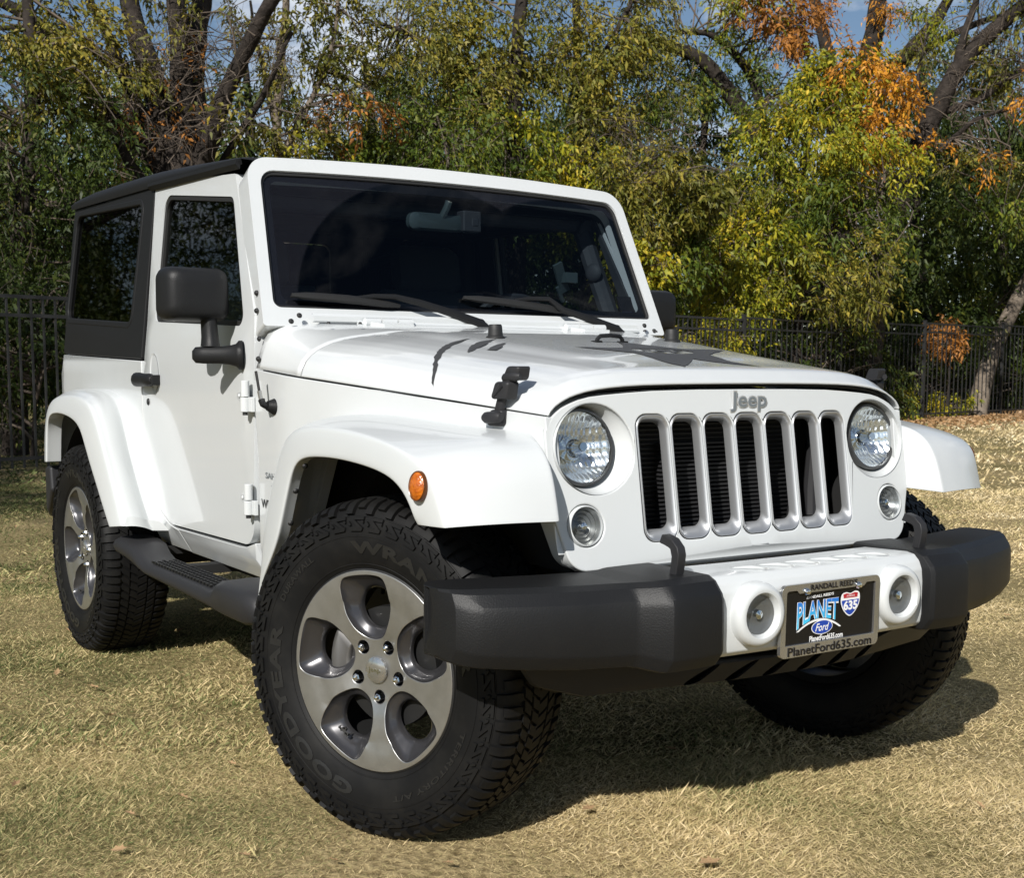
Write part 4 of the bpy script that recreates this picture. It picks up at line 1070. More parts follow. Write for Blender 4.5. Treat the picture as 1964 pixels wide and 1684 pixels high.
# ---- cabin ---------------------------------------------------------------------------
m = MB(); m.loft([[(-.90, y, 1.215), (-.99, y, 1.205), (-1.12, y, 1.175), (-1.17, y, 1.13), (-1.15, y, 1.02), (-1.05, y, .85), (-.88, y, .80)] for y in (-.70, -.4, 0, .4, .70)])
m.loft([[(-1.02, .20, 1.20), (-1.02, .54, 1.20), (-1.06, .54, 1.235), (-1.06, .20, 1.235)], [(-1.14, .20, 1.17), (-1.14, .54, 1.17), (-1.13, .52, 1.225), (-1.13, .22, 1.225)]], True, True)
m.box((-2.0, 0, .56), (2.3, 1.4, .02)); m.box((-1.5, 0, .72), (.7, .2, .3)); m.box((-3.02, 0, .85), (.05, 1.4, .6))
m.build('dashboard', M_int, CAR)
for s in (-1, 1):
    m = MB()
    def cush(c, d, tilt, r=.05):
        lp = rp([(-d[0]/2, -d[2]/2, r), (d[0]/2, -d[2]/2, r), (d[0]/2, d[2]/2, r), (-d[0]/2, d[2]/2, r)], 4)
        m.loft([[(c[0]+x*k*math.cos(tilt)+z*k*math.sin(tilt), s*.37+yy, c[2]-x*k*math.sin(tilt)+z*k*math.cos(tilt)) for x, z in lp] for yy, k in ((-d[1]/2, .8), (-d[1]/2+.03, 1), (d[1]/2-.03, 1), (d[1]/2, .8))], True, True)
    cush((-1.52, 0, .82), (.50, .50, .16), -.1); cush((-1.80, 0, 1.13), (.14, .50, .58), -.25)
    se = m.build('seat', M_seat, CAR)
    m = MB(); cush((-1.90, 0, 1.50), (.10, .27, .20), -.2); m.build('headrest', M_seat, se)
    m = MB()
    m.tube([(-1.16, s*.64, 1.62), (-1.3, s*.64, 1.66), (-2.02, s*.64, 1.68)], .035, 10); m.tube([(-2.05, s*.67, .7), (-2.05, s*.66, 1.2), (-2.04, s*.635, 1.66)], .04, 10)
    m.tube([(-1.02, s*.68, 1.22), (-1.15, s*.655, 1.5), (-1.2, s*.64, 1.63)], .035, 10); m.tube([(-2.04, s*.635, 1.67), (-2.9, s*.63, 1.60), (-3.0, s*.64, 1.1)], .035, 10)
    m.lathe([(0, .012), (.02, .012), (.03, .006), (.034, 0)], (-1.10, s*.625, 1.46), (.4, -s*1, 0), 16)
    m.build('roll_bar', M_int, CAR)
m = MB(); m.tube([(-2.04, -.63, 1.67), (-2.04, .63, 1.67)], .035, 10); m.tube([(-1.2, -.64, 1.64), (-1.2, .64, 1.64)], .03, 10); m.build('roll_bar', M_int, CAR)
m = MB(); c = Vector((-1.30, .37, 1.20)); ax = Vector((-.86, 0, .40)).normalized(); u = Vector((0, 1, 0)); w = ax.cross(u)
ring = [c+(u*math.cos(a)+w*math.sin(a))*.185 for a in np.linspace(0, 2*math.pi, 40)]
m.tube(ring, .015, 8, False)
for a in (.3, math.pi-.3, -math.pi/2): m.tube([c, c+(u*math.cos(a)+w*math.sin(a))*.18], .016, 6)
m.lathe([(0, .02), (.06, .015), (.07, -.02)], c, ax, 20); m.tube([c, c-ax*.3], .03, 8)
m.build('steering_wheel', M_int, CAR)
m = MB(); lp = rp([(-.108, -.028, .022), (.108, -.028, .022), (.102, .028, .022), (-.102, .028, .022)], 4)
m.loft([[(x, -.045+y*k, 1.592+z*k+.02*0) for y, z in lp] for x, k in ((-1.085, .9), (-1.078, 1), (-1.055, 1), (-1.045, .8))], True, True)
m.tube([(-1.06, -.03, 1.60), (-1.035, -.02, 1.64), (-1.03, -.015, 1.66)], .012, 8)
mi = m.build('rear_view_mirror', M_green, CAR)
m = MB(); m.box((-1.055, .075, 1.60), (.05, .07, .07)); m.box((-1.038, .085, 1.598), (.02, .03, .03)); mod_bevel(m.build('sensor_housing', M_int, mi), .006, 2)
m = MB(); m.box((-1.03, .435, 1.43), (.012, .035, .11), Euler((.5, .3, 0))); m.box((-1.015, .46, 1.43), (.03, .05, .035)); m.box((-1.0, .41, 1.37), (.01, .012, .06), Euler((.6, .3, 0))); m.build('toll_tag', M_green, CAR)
for s in (-1, 1):
    m = MB(); lp = rp([(-.22, -.07, .02), (.22, -.07, .02), (.22, .07, .02), (-.22, .07, .02)], 3)
    m.loft([[(-1.16-d-.5*z, s*.36+y, 1.67+z*.3) for y, z in lp] for d in (0, .014)], True, True); m.build('sun_visor', M_int, CAR)

# =================================================================== THE PLACE
def mesh_np(name, V, F, matidx=None):
    """fast mesh from arrays; F is an (n, 4) array of quads"""
    me = bpy.data.meshes.new(name); n = len(F)
    me.vertices.add(len(V)); me.vertices.foreach_set('co', np.asarray(V, np.float32).ravel())
    me.loops.add(n*4); me.loops.foreach_set('vertex_index', np.asarray(F, np.int32).ravel())
    me.polygons.add(n); me.polygons.foreach_set('loop_start', np.arange(n, dtype=np.int32)*4)
    if matidx is not None: me.polygons.foreach_set('material_index', np.asarray(matidx, np.int32))
    me.update(calc_edges=True); me.validate()
    return me

def leaf_mat(name, stops, trans=.24, nscale=.9, rough=.55, shift=.35):
    m = bpy.data.materials.new(name); m.use_nodes = True; nt = m.node_tree; nt.nodes.clear(); L = nt.links.new
    g = nt.nodes.new('ShaderNodeNewGeometry'); t = nt.nodes.new('ShaderNodeTexCoord')
    n = nt.nodes.new('ShaderNodeTexNoise'); n.inputs['Scale'].default_value = nscale; n.inputs['Detail'].default_value = 2
    L(g.outputs['Position'], n.inputs['Vector'])
    mr = nt.nodes.new('ShaderNodeMapRange'); mr.inputs['From Min'].default_value = .32; mr.inputs['From Max'].default_value = .68
    L(n.outputs['Fac'], mr.inputs['Value'])
    mx = nt.nodes.new('ShaderNodeMix'); mx.data_type = 'FLOAT'; mx.inputs['Factor'].default_value = 1-shift
    L(mr.outputs[0], mx.inputs['A']); L(g.outputs['Random Per Island'], mx.inputs['B'])
    r = nt.nodes.new('ShaderNodeValToRGB'); el = r.color_ramp.elements
    while len(el) < len(stops): el.new(.5)
    for i, (p, c) in enumerate(stops): el[i].position = p; el[i].color = (*c, 1)
    L(mx.outputs['Result'], r.inputs['Fac'])
    b = nt.nodes.new('ShaderNodeBsdfPrincipled'); b.inputs['Roughness'].default_value = rough; b.inputs['Specular IOR Level'].default_value = .35
    L(r.outputs['Color'], b.inputs['Base Color'])
    tr = nt.nodes.new('ShaderNodeBsdfTranslucent'); L(r.outputs['Color'], tr.inputs['Color'])
    ms = nt.nodes.new('ShaderNodeMixShader'); ms.inputs[0].default_value = trans
    o = nt.nodes.new('ShaderNodeOutputMaterial')
    L(b.outputs[0], ms.inputs[1]); L(tr.outputs[0], ms.inputs[2]); L(ms.outputs[0], o.inputs['Surface'])
    return m

LM = {
 'green': leaf_mat('green_leaves', [(0, (0.033, 0.058, 0.008)), (.45, (0.066, 0.102, 0.011)), (.75, (0.127, 0.153, 0.014)), (1, (0.237, 0.218, 0.018))]),
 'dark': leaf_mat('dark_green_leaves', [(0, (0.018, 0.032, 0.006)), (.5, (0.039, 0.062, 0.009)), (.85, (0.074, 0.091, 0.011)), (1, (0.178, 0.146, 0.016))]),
 'olive': leaf_mat('olive_leaves', [(0, (0.059, 0.073, 0.011)), (.4, (0.127, 0.131, 0.018)), (.7, (0.237, 0.204, 0.029)), (1, (0.385, 0.291, 0.040))]),
 'yellow': leaf_mat('yellow_green_leaves', [(0, (0.066, 0.102, 0.008)), (.35, (0.163, 0.189, 0.011)), (.7, (0.341, 0.306, 0.018)), (1, (0.622, 0.422, 0.024))]),
 'orange': leaf_mat('orange_leaves', [(0, (0.193, 0.087, 0.010)), (.4, (0.445, 0.183, 0.014)), (.75, (0.652, 0.291, 0.024)), (1, (0.741, 0.422, 0.040))]),
 'rust': leaf_mat('rusty_brown_leaves', [(0, (0.133, 0.058, 0.012)), (.5, (0.326, 0.131, 0.024)), (1, (0.534, 0.233, 0.048))]),
}
M_bark = mat('grey_brown_bark', (.036, .029, .024), .9, 0, 0, .2, bump=(18, .8, .03), var=(7, (.014, .011, .009), .4, .65))
M_bark_p = mat('pale_bark', (.19, .155, .12), .9, 0, 0, .2, bump=(18, .8, .02), var=(7, (.10, .08, .06), .4, .65))
M_twig = mat('twig_bark', (.13, .10, .075), .9, var=(3, (.07, .055, .042), .4, .6))

def leaf_quads(C, D, size, droop=.3, aspect=.36):
    """leaves as folded rhombi: base points C, directions D"""
    n = len(C); D = D/np.linalg.norm(D, axis=1, keepdims=True)
    R = rng.normal(size=(n, 3)); S = np.cross(D, R); S /= np.linalg.norm(S, axis=1, keepdims=True)
    N = np.cross(D, S); L = (size*rng.uniform(.65, 1.25, n))[:, None]; W = L*aspect*rng.uniform(.8, 1.2, n)[:, None]*.5
    mid = C+D*L*.45; tip = C+D*L+np.c_[np.zeros(n), np.zeros(n), -droop*L[:, 0]]
    V = np.stack([C, mid+S*W+N*W*.35, tip, mid-S*W+N*W*.35], 1).reshape(-1, 3)
    return V, np.arange(n*4).reshape(n, 4)

def sprays(P, D, size, per, length):
    """per leaves set alternately along each twig that starts at P and runs along D"""
    n = len(P); D = D/np.linalg.norm(D, axis=1, keepdims=True)
    R = np.cross(D, rng.normal(size=(n, 3))); R /= np.linalg.norm(R, axis=1, keepdims=True)
    t = (np.arange(per)+.6)/per; ln = (length*rng.uniform(.6, 1.2, n))
    B = P[:, None]+D[:, None]*(t[None, :, None]*ln[:, None, None])
    B[..., 2] -= .28*(t[None]**2)*ln[:, None]
    sg = np.where(np.arange(per) % 2, 1., -1.)[None, :, None]
    LD = R[:, None]*sg+D[:, None]*.75+rng.normal(size=(n, per, 3))*.35; LD[..., 2] -= .35
    return B.reshape(-1, 3)+rng.normal(size=(n*per, 3))*.012, LD.reshape(-1, 3)

def blob_points(c, r, n):
    """points in a lumpy ellipsoid, more of them near its skin, in clumps"""
    k = max(4, n//14)
    d = rng.normal(size=(k, 3)); d /= np.linalg.norm(d, axis=1, keepdims=True)
    cl = d*(rng.uniform(.15, 1, k)**.5)[:, None]*rng.uniform(.75, 1.1, k)[:, None]
    i = rng.integers(0, k, n); p = cl[i]+rng.normal(size=(n, 3))*.13
    return np.array(c)+p*np.array(r), p

def tree(name, label, limbs, blobs, bark, leaf=.10, per=9, length=.42, group=None, cat='tree', twigs=True, part='crown'):
    """limbs: ([(px, py, depth)...], r0, r1); blobs: (px, py, depth, rx, rz, n, leaf kind)"""
    base = at(*limbs[0][0][0]) if limbs else at(*blobs[0][:3]); base = np.array([base[0], base[1], 0.])
    root = empty(name, base); tag(root, label, cat, group)
    m = MB(); pts_all = []
    for pl, r0, r1 in limbs:
        W = [at(*p) for p in pl]
        W = [np.array(q) for q in cr_spline(W, 5)]
        nn = len(W)
        wob = np.cumsum(rng.normal(size=(nn, 3))*.012, 0); wob -= np.linspace(0, 1, nn)[:, None]*wob[-1]
        W = [w+o for w, o in zip(W, wob)]
        rr = [(r0+(r1-r0)*i/(nn-1))*rng.uniform(.93, 1.07) for i in range(nn)]
        m.tube([w-base for w in W], rr, 10); pts_all += W
    V = []; F = []; MI = []; kinds = []; off = 0
    tw = MB()
    for (px, py, d, rx, rz, n, kind) in blobs:
        c = at(px, py, d); P, q = blob_points(c, (rx, rx, rz), n)
        keep = P[:, 2] > .05; P = P[keep]; q = q[keep]
        D = q+rng.normal(size=q.shape)*.6; D[:, 2] -= .25
        lf = leaf*rng.uniform(.72, 1.18); B, LD = sprays(P, D, lf, per, length*rng.uniform(.8, 1.2))
        v, f = leaf_quads(B, LD, lf*rng.uniform(.75, 1.2, len(B)), .3, rng.uniform(.28, .46))
        if kind not in kinds: kinds.append(kind)
        V.append(v-base); F.append(f+off); off += len(v); MI.append(np.full(len(f), kinds.index(kind)))
        if twigs:
            A = np.array(pts_all) if pts_all else np.array([c])
            for k in range(min(26, max(6, n//22))):
                e = P[rng.integers(len(P))]
                dd = np.linalg.norm(A-e, axis=1)+rng.uniform(0, 1.2, len(A)); a = A[np.argmin(dd)]
                mid = (a+e)/2+rng.normal(size=3)*.12*np.linalg.norm(e-a); mid[2] += .08*np.linalg.norm(e-a)
                cv = [np.array(z) for z in cr_spline([a, mid, e], 3)]
                tw.tube([z-base for z in cv], np.linspace(.022, .006, len(cv)), 4, False)
            for k in rng.integers(0, len(P), min(len(P), 60)):
                tw.tube([P[k]-base, P[k]-base+D[k]/np.linalg.norm(D[k])*length*.9-np.array([0, 0, .2*length])], [.007, .003], 3, False)
    if m.v: m.build('trunk', bark, root, ang=60, recalc=False)
    if tw.v: tag(tw.build('twigs', M_twig, root, ang=0, recalc=False), kind='stuff')
    if V:
        me = mesh_np(part, np.concatenate(V), np.concatenate(F), np.concatenate(MI))
        link(part, me, [LM[k] for k in kinds], root, smooth=False)
    return root

def bare_twigs(root, starts, n, lmin, lmax, r=.012):
    """leafless twigs scattered on a tree"""
    base = np.array(root.location); m = MB()
    for k in range(n):
        s = starts[rng.integers(len(starts))]; p = at(*s)+rng.normal(size=3)*.25
        d = rng.normal(size=3); d[2] = abs(d[2])*.7+.15; d /= np.linalg.norm(d); L = rng.uniform(lmin, lmax)
        P = [p]
        for q in range(4):
            d = d+rng.normal(size=3)*.38; d[2] -= .06; d /= np.linalg.norm(d); P.append(P[-1]+d*L*.25)
        P = [np.array(q) for q in cr_spline(P, 3)]
        m.tube([q-base for q in P], np.linspace(r, r*.25, len(P)), 4, False)
        for j in range(5):
            i = rng.integers(2, len(P)); e = P[i]; dd = d+rng.normal(size=3)*.9; dd /= np.linalg.norm(dd); Q = [e]
            for q in range(3): dd = dd+rng.normal(size=3)*.4; dd /= np.linalg.norm(dd); Q.append(Q[-1]+dd*L*.13)
            m.tube([q-base for q in Q], [r*.45, r*.35, r*.25, r*.12], 3, False)
    tag(m.build('bare_twigs', M_twig, root, ang=0, recalc=False), kind='stuff')

# ---- trees along and behind the fence ---------------------------------------------------
T = {}
T['multi'] = tree('multi_stem_tree', 'big dark multi-stemmed tree with mostly bare limbs behind the car roof', [
    ([(385, 870, 18), (380, 600, 18), (375, 400, 18), (368, 310, 18)], .42, .34),
    ([(372, 380, 18), (330, 270, 18.1), (282, 120, 18.3), (245, -20, 18.5), (215, -260, 18.8)], .22, .10),
    ([(366, 340, 18), (352, 200, 17.8), (348, 90, 17.7), (335, -30, 17.6), (320, -250, 17.5)], .19, .10),
    ([(375, 330, 18), (372, 200, 18), (378, 80, 18.2), (392, -20, 18.4), (420, -240, 18.6)], .20, .11),
    ([(385, 330, 18), (410, 240, 17.7), (455, 130, 17.5), (520, 0, 17.2), (590, -140, 17)], .15, .07),
    ([(352, 390, 18), (290, 310, 18), (200, 220, 17.8), (130, 110, 17.5), (40, 30, 17.2), (-60, -30, 17)], .14, .07),
    ([(335, 330, 18), (250, 180, 18), (200, 60, 18.2), (150, -40, 18.5)], .10, .05),
    ([(345, 420, 18), (262, 330, 17.6), (215, 255, 17.3), (150, 210, 17), (70, 215, 16.8)], .09, .03),
    ([(400, 420, 18), (430, 300, 18), (500, 190, 17.8), (560, 60, 17.6)], .07, .03),
    ([(250, 150, 17.8), (170, 95, 17.5), (60, 60, 17.3), (-50, 55, 17)], .07, .03)],
    [(230, 300, 17.4, .8, .7, 40, 'rust'), (300, 190, 17.6, .9, .8, 34, 'rust'), (470, 240, 17.6, .7, .7, 40, 'olive'), (120, 60, 17.2, .9, .5, 60, 'olive'), (430, 60, 17.8, .8, .8, 40, 'olive'), (190, -120, 18.2, 1.6, 1.0, 120, 'olive'), (420, -180, 18, 1.6, 1.0, 140, 'olive')],
    M_bark, .10, 7, .38)
bare_twigs(T['multi'], [(340, 200, 17.7), (300, 260, 17.5), (400, 200, 17.6), (250, 150, 17.6), (200, 200, 17.3), (440, 160, 17.4), (370, 100, 17.8), (300, 330, 17.3), (480, 120, 17.4), (520, 220, 17.6), (360, 290, 17.2), (230, 250, 17.2)], 120, .5, 1.5, .0095)
tree('leafy_tree', 'dark green leafy tree at the left edge above the fence', [([(30, 905, 16), (40, 500, 16), (60, 200, 16.3), (50, -60, 16.6)], .16, .06)],
    [(40, 250, 15.8, 1.25, .9, 360, 'dark'), (60, 420, 15.6, 1.1, .7, 360, 'dark'), (150, 340, 16.2, .8, .7, 190, 'dark'), (20, 110, 16.2, 1.1, .7, 330, 'olive'), (110, 60, 16.8, .9, .5, 200, 'olive'), (190, 150, 17.2, .8, .6, 150, 'olive'), (-90, 300, 16, 1.3, 1.3, 330, 'dark'), (170, 450, 16.5, .7, .5, 140, 'dark'), (100, 180, 16.4, .8, .5, 120, 'olive'), (-20, -80, 17, 1.5, .9, 160, 'olive')], M_bark, .085, 9, .36)
tree('slender_tree', 'slender pale-stemmed tree with sparse yellow and rusty leaves right of the dark trunks', [([(560, 850, 20), (545, 400, 20), (530, 200, 20), (545, 40, 20), (560, -120, 20)], .10, .04), ([(540, 300, 20), (600, 180, 20.2), (640, 60, 20.4), (650, -60, 20.4)], .06, .025), ([(535, 260, 20), (500, 120, 19.8), (480, 0, 19.6)], .05, .02)],
    [(560, 90, 20, 1.0, .6, 100, 'olive'), (610, 160, 20, .8, .6, 110, 'olive'), (640, 240, 20, .5, .4, 30, 'rust'), (700, 210, 20, .35, .3, 22, 'rust'), (670, 180, 20.3, .5, .5, 60, 'olive'), (570, 260, 20, .8, .4, 90, 'olive'), (540, 10, 20.5, .9, .5, 70, 'olive'), (650, 60, 20.4, .8, .6, 100, 'olive'), (600, -110, 20.5, 1.8, .8, 150, 'olive'), (610, 290, 20, .5, .25, 60, 'yellow')], M_bark_p, .11, 7, .40)
tree('green_tree', 'broad green tree with a grey trunk behind the middle of the windshield', [([(995, 850, 22), (992, 500, 22), (990, 320, 22), (985, 170, 22.1), (1000, 40, 22.3), (1010, -150, 22.6)], .20, .09), ([(985, 250, 22), (900, 150, 21.8), (820, 80, 21.6), (720, 40, 21.4)], .09, .03), ([(990, 330, 22), (890, 270, 21.6), (790, 230, 21.4)], .06, .03)],
    [(740, 230, 21, 1.1, .85, 480, 'green'), (860, 260, 21, 1.1, .6, 430, 'green'), (800, 120, 21.6, 1.1, .7, 330, 'olive'), (920, 90, 22, 1.0, .7, 290, 'olive'), (730, 90, 22, .8, .8, 170, 'dark'), (900, 180, 21.8, .9, .5, 230, 'olive'), (1000, 270, 21.4, .7, .4, 130, 'yellow'), (690, 290, 21, .6, .3, 150, 'green'), (850, 330, 20.6, 1.2, .4, 300, 'green'), (830, 10, 22, 1.2, .6, 250, 'olive'), (880, -140, 22.5, 2.2, 1.2, 400, 'olive'), (960, 390, 20.8, .9, .6, 260, 'green'), (800, 430, 20.8, 1.2, .6, 260, 'dark')], M_bark, .105, 9, .42)
tree('olive_tree', 'tall thin-trunked tree with drooping olive-yellow leaves right of the grey trunk', [([(1120, 850, 23), (1118, 450, 23), (1112, 300, 23), (1100, 120, 23.1), (1100, -40, 23.3), (1120, -240, 23.5)], .12, .06), ([(1115, 330, 23), (1180, 240, 22.8), (1240, 290, 22.4), (1290, 380, 22.2)], .05, .015), ([(1105, 200, 23), (1180, 60, 23), (1230, -40, 23)], .06, .03)],
    [(1050, 150, 22.6, .9, .7, 300, 'olive'), (1160, 120, 22.8, .9, .8, 300, 'olive'), (1080, 320, 22.2, .8, .45, 220, 'yellow'), (1230, 170, 23, .8, .8, 260, 'olive'), (1080, 30, 23, 1.1, .6, 280, 'olive'), (1230, 40, 23.2, .9, .7, 230, 'olive'), (1150, 250, 22.4, .7, .5, 170, 'olive'), (1120, -150, 23.5, 2.2, 1.1, 420, 'olive'), (1080, 400, 22, .8, .5, 200, 'yellow')], M_bark, .11, 9, .44)
T['droop'] = tree('drooping_tree', 'small drooping tree with dry tan leaves right of the windshield corner', [([(1255, 830, 22.5), (1250, 600, 22.5), (1247, 470, 22.5), (1235, 380, 22.5), (1200, 300, 22.3)], .11, .05), ([(1240, 400, 22.5), (1310, 330, 22.2), (1380, 360, 22)], .05, .015)],
    [(1220, 400, 22, .6, .7, 260, 'olive'), (1290, 330, 22, .7, .5, 240, 'olive'), (1230, 520, 21.8, .5, .5, 170, 'yellow'), (1330, 400, 22.2, .6, .5, 180, 'olive'), (1190, 350, 21.6, .5, .4, 130, 'olive'), (1300, 480, 22.5, .6, .6, 190, 'green')], M_bark_p, .11, 9, .42)
bare_twigs(T['droop'], [(1200, 270, 22), (1260, 290, 22), (1300, 330, 22), (1340, 330, 22), (1230, 330, 21.8), (1290, 260, 22.1)], 50, .4, 1.2, .010)
T['limb'] = tree('spreading_tree', 'large tree with thick black spreading limbs and orange upper leaves', [
    ([(1620, 830, 28), (1615, 600, 28), (1610, 420, 28), (1600, 300, 28)], .42, .34),
    ([(1600, 420, 28), (1480, 300, 27.6), (1420, 215, 27.3), (1350, 120, 27), (1270, 85, 26.8), (1200, 60, 26.6)], .26, .08),
    ([(1470, 290, 27.6), (1440, 150, 27.6), (1370, 70, 27.4), (1300, 60, 27.2)], .13, .05),
    ([(1400, 250, 27), (1450, 270, 27.2), (1520, 350, 27.6)], .10, .18),
    ([(1600, 330, 28), (1640, 180, 27.8), (1680, 60, 27.7), (1690, -120, 27.5)], .30, .16),
    ([(1610, 320, 28), (1720, 130, 28), (1800, 30, 28.2), (1870, -90, 28.4)], .18, .10),
    ([(1600, 300, 28), (1590, 120, 28.2), (1560, -10, 28.4), (1540, -170, 28.6)], .18, .09),
    ([(1660, 140, 27.8), (1760, 100, 27.6), (1880, 40, 27.4), (1990, 20, 27.2)], .10, .05)],
    [(1490, 40, 26.8, 1.0, .75, 200, 'rust'), (1420, 10, 27, 1.0, .8, 192, 'yellow'), (1540, 60, 26.8, .8, .7, 110, 'rust'), (1640, 120, 25.6, .9, .30, 80, 'orange'), (1710, 170, 25.4, .55, .6, 170, 'orange'), (1685, 255, 25.4, .45, .4, 130, 'orange'), (1610, 140, 25.7, .9, .45, 120, 'yellow'), (1710, 15, 27, .5, .18, 45, 'orange'), (1360, 150, 27, 1.0, .5, 88, 'green'), (1290, 180, 27.4, 1.0, .9, 184, 'green'), (1600, 160, 26, 1.0, .4, 208, 'yellow'), (1560, -130, 28, 2.5, 1.0, 240, 'olive'), (1800, -150, 28, 2.2, .9, 200, 'orange'), (1340, -120, 27, 2.4, 1.0, 240, 'olive')],
    M_bark, .125, 9, .48)
tree('yellowing_tree', 'bushy yellow-green tree standing before the black-limbed tree', [([(1520, 815, 25.5), (1530, 600, 25.5), (1540, 400, 25.5), (1550, 250, 25.5)], .12, .05), ([(1530, 560, 25.5), (1450, 480, 25), (1400, 450, 24.8)], .05, .02), ([(1535, 480, 25.5), (1640, 400, 25), (1700, 360, 24.8)], .05, .02)],
    [(1560, 240, 24.8, 1.3, .8, 448, 'yellow'), (1640, 300, 24.6, 1.1, .8, 368, 'yellow'), (1480, 330, 24.8, 1.0, .9, 352, 'yellow'), (1500, 190, 25.2, .8, .7, 184, 'green'), (1610, 420, 24.6, 1.1, .9, 360, 'green'), (1460, 470, 24.4, 1.0, .9, 368, 'yellow'), (1430, 580, 24, .9, .6, 304, 'yellow'), (1540, 540, 24.4, 1.1, .8, 336, 'olive'), (1380, 520, 24.2, .7, .7, 224, 'yellow'), (1660, 540, 24.4, .8, .8, 200, 'olive'), (1600, 600, 26.2, 1.0, .45, 208, 'green'), (1400, 400, 24.8, .8, .7, 216, 'olive'), (1690, 440, 24.8, .6, .6, 120, 'green')], M_bark, .115, 9, .44)
T['lean'] = tree('leaning_tree', 'dark trunk leaning to the right with bare twigs and a few orange leaves', [
    ([(1650, 825, 26.8), (1672, 600, 26.6), (1695, 480, 26.5), (1735, 345, 26.4), (1790, 225, 26.3), (1850, 115, 26.2), (1950, 20, 26), (2050, -60, 25.8)], .30, .12),
    ([(1745, 330, 26.4), (1800, 290, 26), (1870, 230, 25.8), (1960, 200, 25.6)], .08, .03),
    ([(1830, 150, 26.2), (1860, 30, 26.2), (1900, -80, 26.2)], .10, .04),
    ([(1790, 220, 26.3), (1880, 190, 26.3), (1960, 130, 26.3), (2040, 110, 26.2)], .09, .04),
    ([(1770, 260, 26.3), (1760, 150, 26.4), (1780, 60, 26.5)], .06, .02)],
    [(1790, 280, 25.6, .30, .22, 16, 'orange'), (1905, 305, 25.4, .35, .25, 18, 'orange'), (1965, 180, 25.6, .35, .5, 26, 'orange'), (1850, 340, 26, .9, .6, 88, 'olive'), (1920, 400, 26.4, .9, .6, 104, 'green'), (1870, 150, 26.6, .9, .7, 160, 'olive'), (1960, 60, 26.6, 1.1, .6, 184, 'olive'), (1780, 40, 27, .9, .5, 144, 'yellow'), (2010, -60, 26, 1.6, .9, 160, 'olive'), (1770, 90, 26.4, .5, .4, 48, 'olive')], M_bark, .12, 8, .42)
bare_twigs(T['lean'], [(1860, 120, 26.1), (1900, 190, 26), (1930, 110, 26), (1850, 230, 26), (1880, 60, 26), (1800, 270, 26), (1930, 250, 25.8)], 70, .5, 1.5, .013)
tree('pale_tree', 'pale bare trunk slanting up behind the fence at the right edge', [([(1868, 808, 30.6), (1885, 740, 31), (1915, 655, 31.6), (1968, 545, 32.5), (2060, 380, 33), (2180, 200, 33)], .25, .12)],
    [(2100, 240, 30, 1.8, 1.2, 336, 'green'), (2010, 380, 30.4, 1.0, .8, 128, 'olive'), (2240, 120, 30, 2, 1.2, 240, 'olive')], M_bark_p, .12, 8, .44)
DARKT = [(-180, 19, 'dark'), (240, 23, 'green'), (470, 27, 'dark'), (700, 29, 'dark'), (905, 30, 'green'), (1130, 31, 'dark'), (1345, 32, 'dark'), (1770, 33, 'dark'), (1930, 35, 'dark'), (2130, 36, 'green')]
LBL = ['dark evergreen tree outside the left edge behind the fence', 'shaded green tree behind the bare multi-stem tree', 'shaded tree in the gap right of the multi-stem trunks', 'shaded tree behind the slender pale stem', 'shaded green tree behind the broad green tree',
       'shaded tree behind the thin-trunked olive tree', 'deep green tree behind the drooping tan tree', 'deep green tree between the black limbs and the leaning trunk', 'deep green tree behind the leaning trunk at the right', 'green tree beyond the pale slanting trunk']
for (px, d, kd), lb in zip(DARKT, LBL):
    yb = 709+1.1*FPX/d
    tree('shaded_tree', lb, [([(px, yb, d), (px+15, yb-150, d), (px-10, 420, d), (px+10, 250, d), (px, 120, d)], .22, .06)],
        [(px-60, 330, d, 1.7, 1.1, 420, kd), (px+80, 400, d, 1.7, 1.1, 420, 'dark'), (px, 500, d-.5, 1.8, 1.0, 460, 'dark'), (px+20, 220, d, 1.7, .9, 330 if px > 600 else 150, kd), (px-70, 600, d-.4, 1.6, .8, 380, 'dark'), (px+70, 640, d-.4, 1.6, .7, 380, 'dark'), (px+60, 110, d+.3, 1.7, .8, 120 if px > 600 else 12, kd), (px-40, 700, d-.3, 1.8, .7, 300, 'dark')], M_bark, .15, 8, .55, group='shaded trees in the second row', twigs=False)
# ---- shrubs at the fence -------------------------------------------------------------------
def shrub(label, blobs, leaf=.09, per=8, length=.3, cat='shrub'):
    px, py, d = blobs[0][:3]
    return tree('shrub', label, [([(px, 709+1.1*FPX/d, d), (px+6, (py+709+1.1*FPX/d)/2, d), (px, py, d)], .03, .012)], blobs, M_bark, leaf, per, length, None, cat, True, 'foliage')
shrub('fresh green shrub with fine leaves at the right end of the fence', [(1895, 605, 33.8, 1.1, .6, 400, 'green'), (1850, 650, 32.6, .6, .5, 200, 'green'), (1950, 570, 34.5, .8, .5, 240, 'green'), (1860, 730, 33, .8, .5, 130, 'dark')], .085, 9)
shrub('orange-leaved shrub glowing behind the right part of the fence', [(1815, 655, 29.6, .42, .26, 130, 'rust'), (1800, 630, 29.8, .3, .2, 50, 'rust')], .10)
shrub('low yellow shrub at the fence foot beside the pale trunk', [(1835, 772, 30.3, .5, .16, 110, 'yellow'), (1795, 785, 29.8, .5, .10, 60, 'yellow')], .10)
shrub('yellow-leaved shrub behind the fence next to the hood latch', [(1730, 765, 27.6, .3, .28, 90, 'yellow'), (1735, 800, 27.6, .3, .2, 50, 'yellow')], .10)
shrub('bright yellow-green shrub behind the fence right of the mirror', [(1340, 655, 23.0, .75, .42, 360, 'yellow'), (1400, 690, 23.5, .6, .35, 190, 'yellow'), (1300, 680, 22.4, .4, .4, 130, 'olive')], .10)
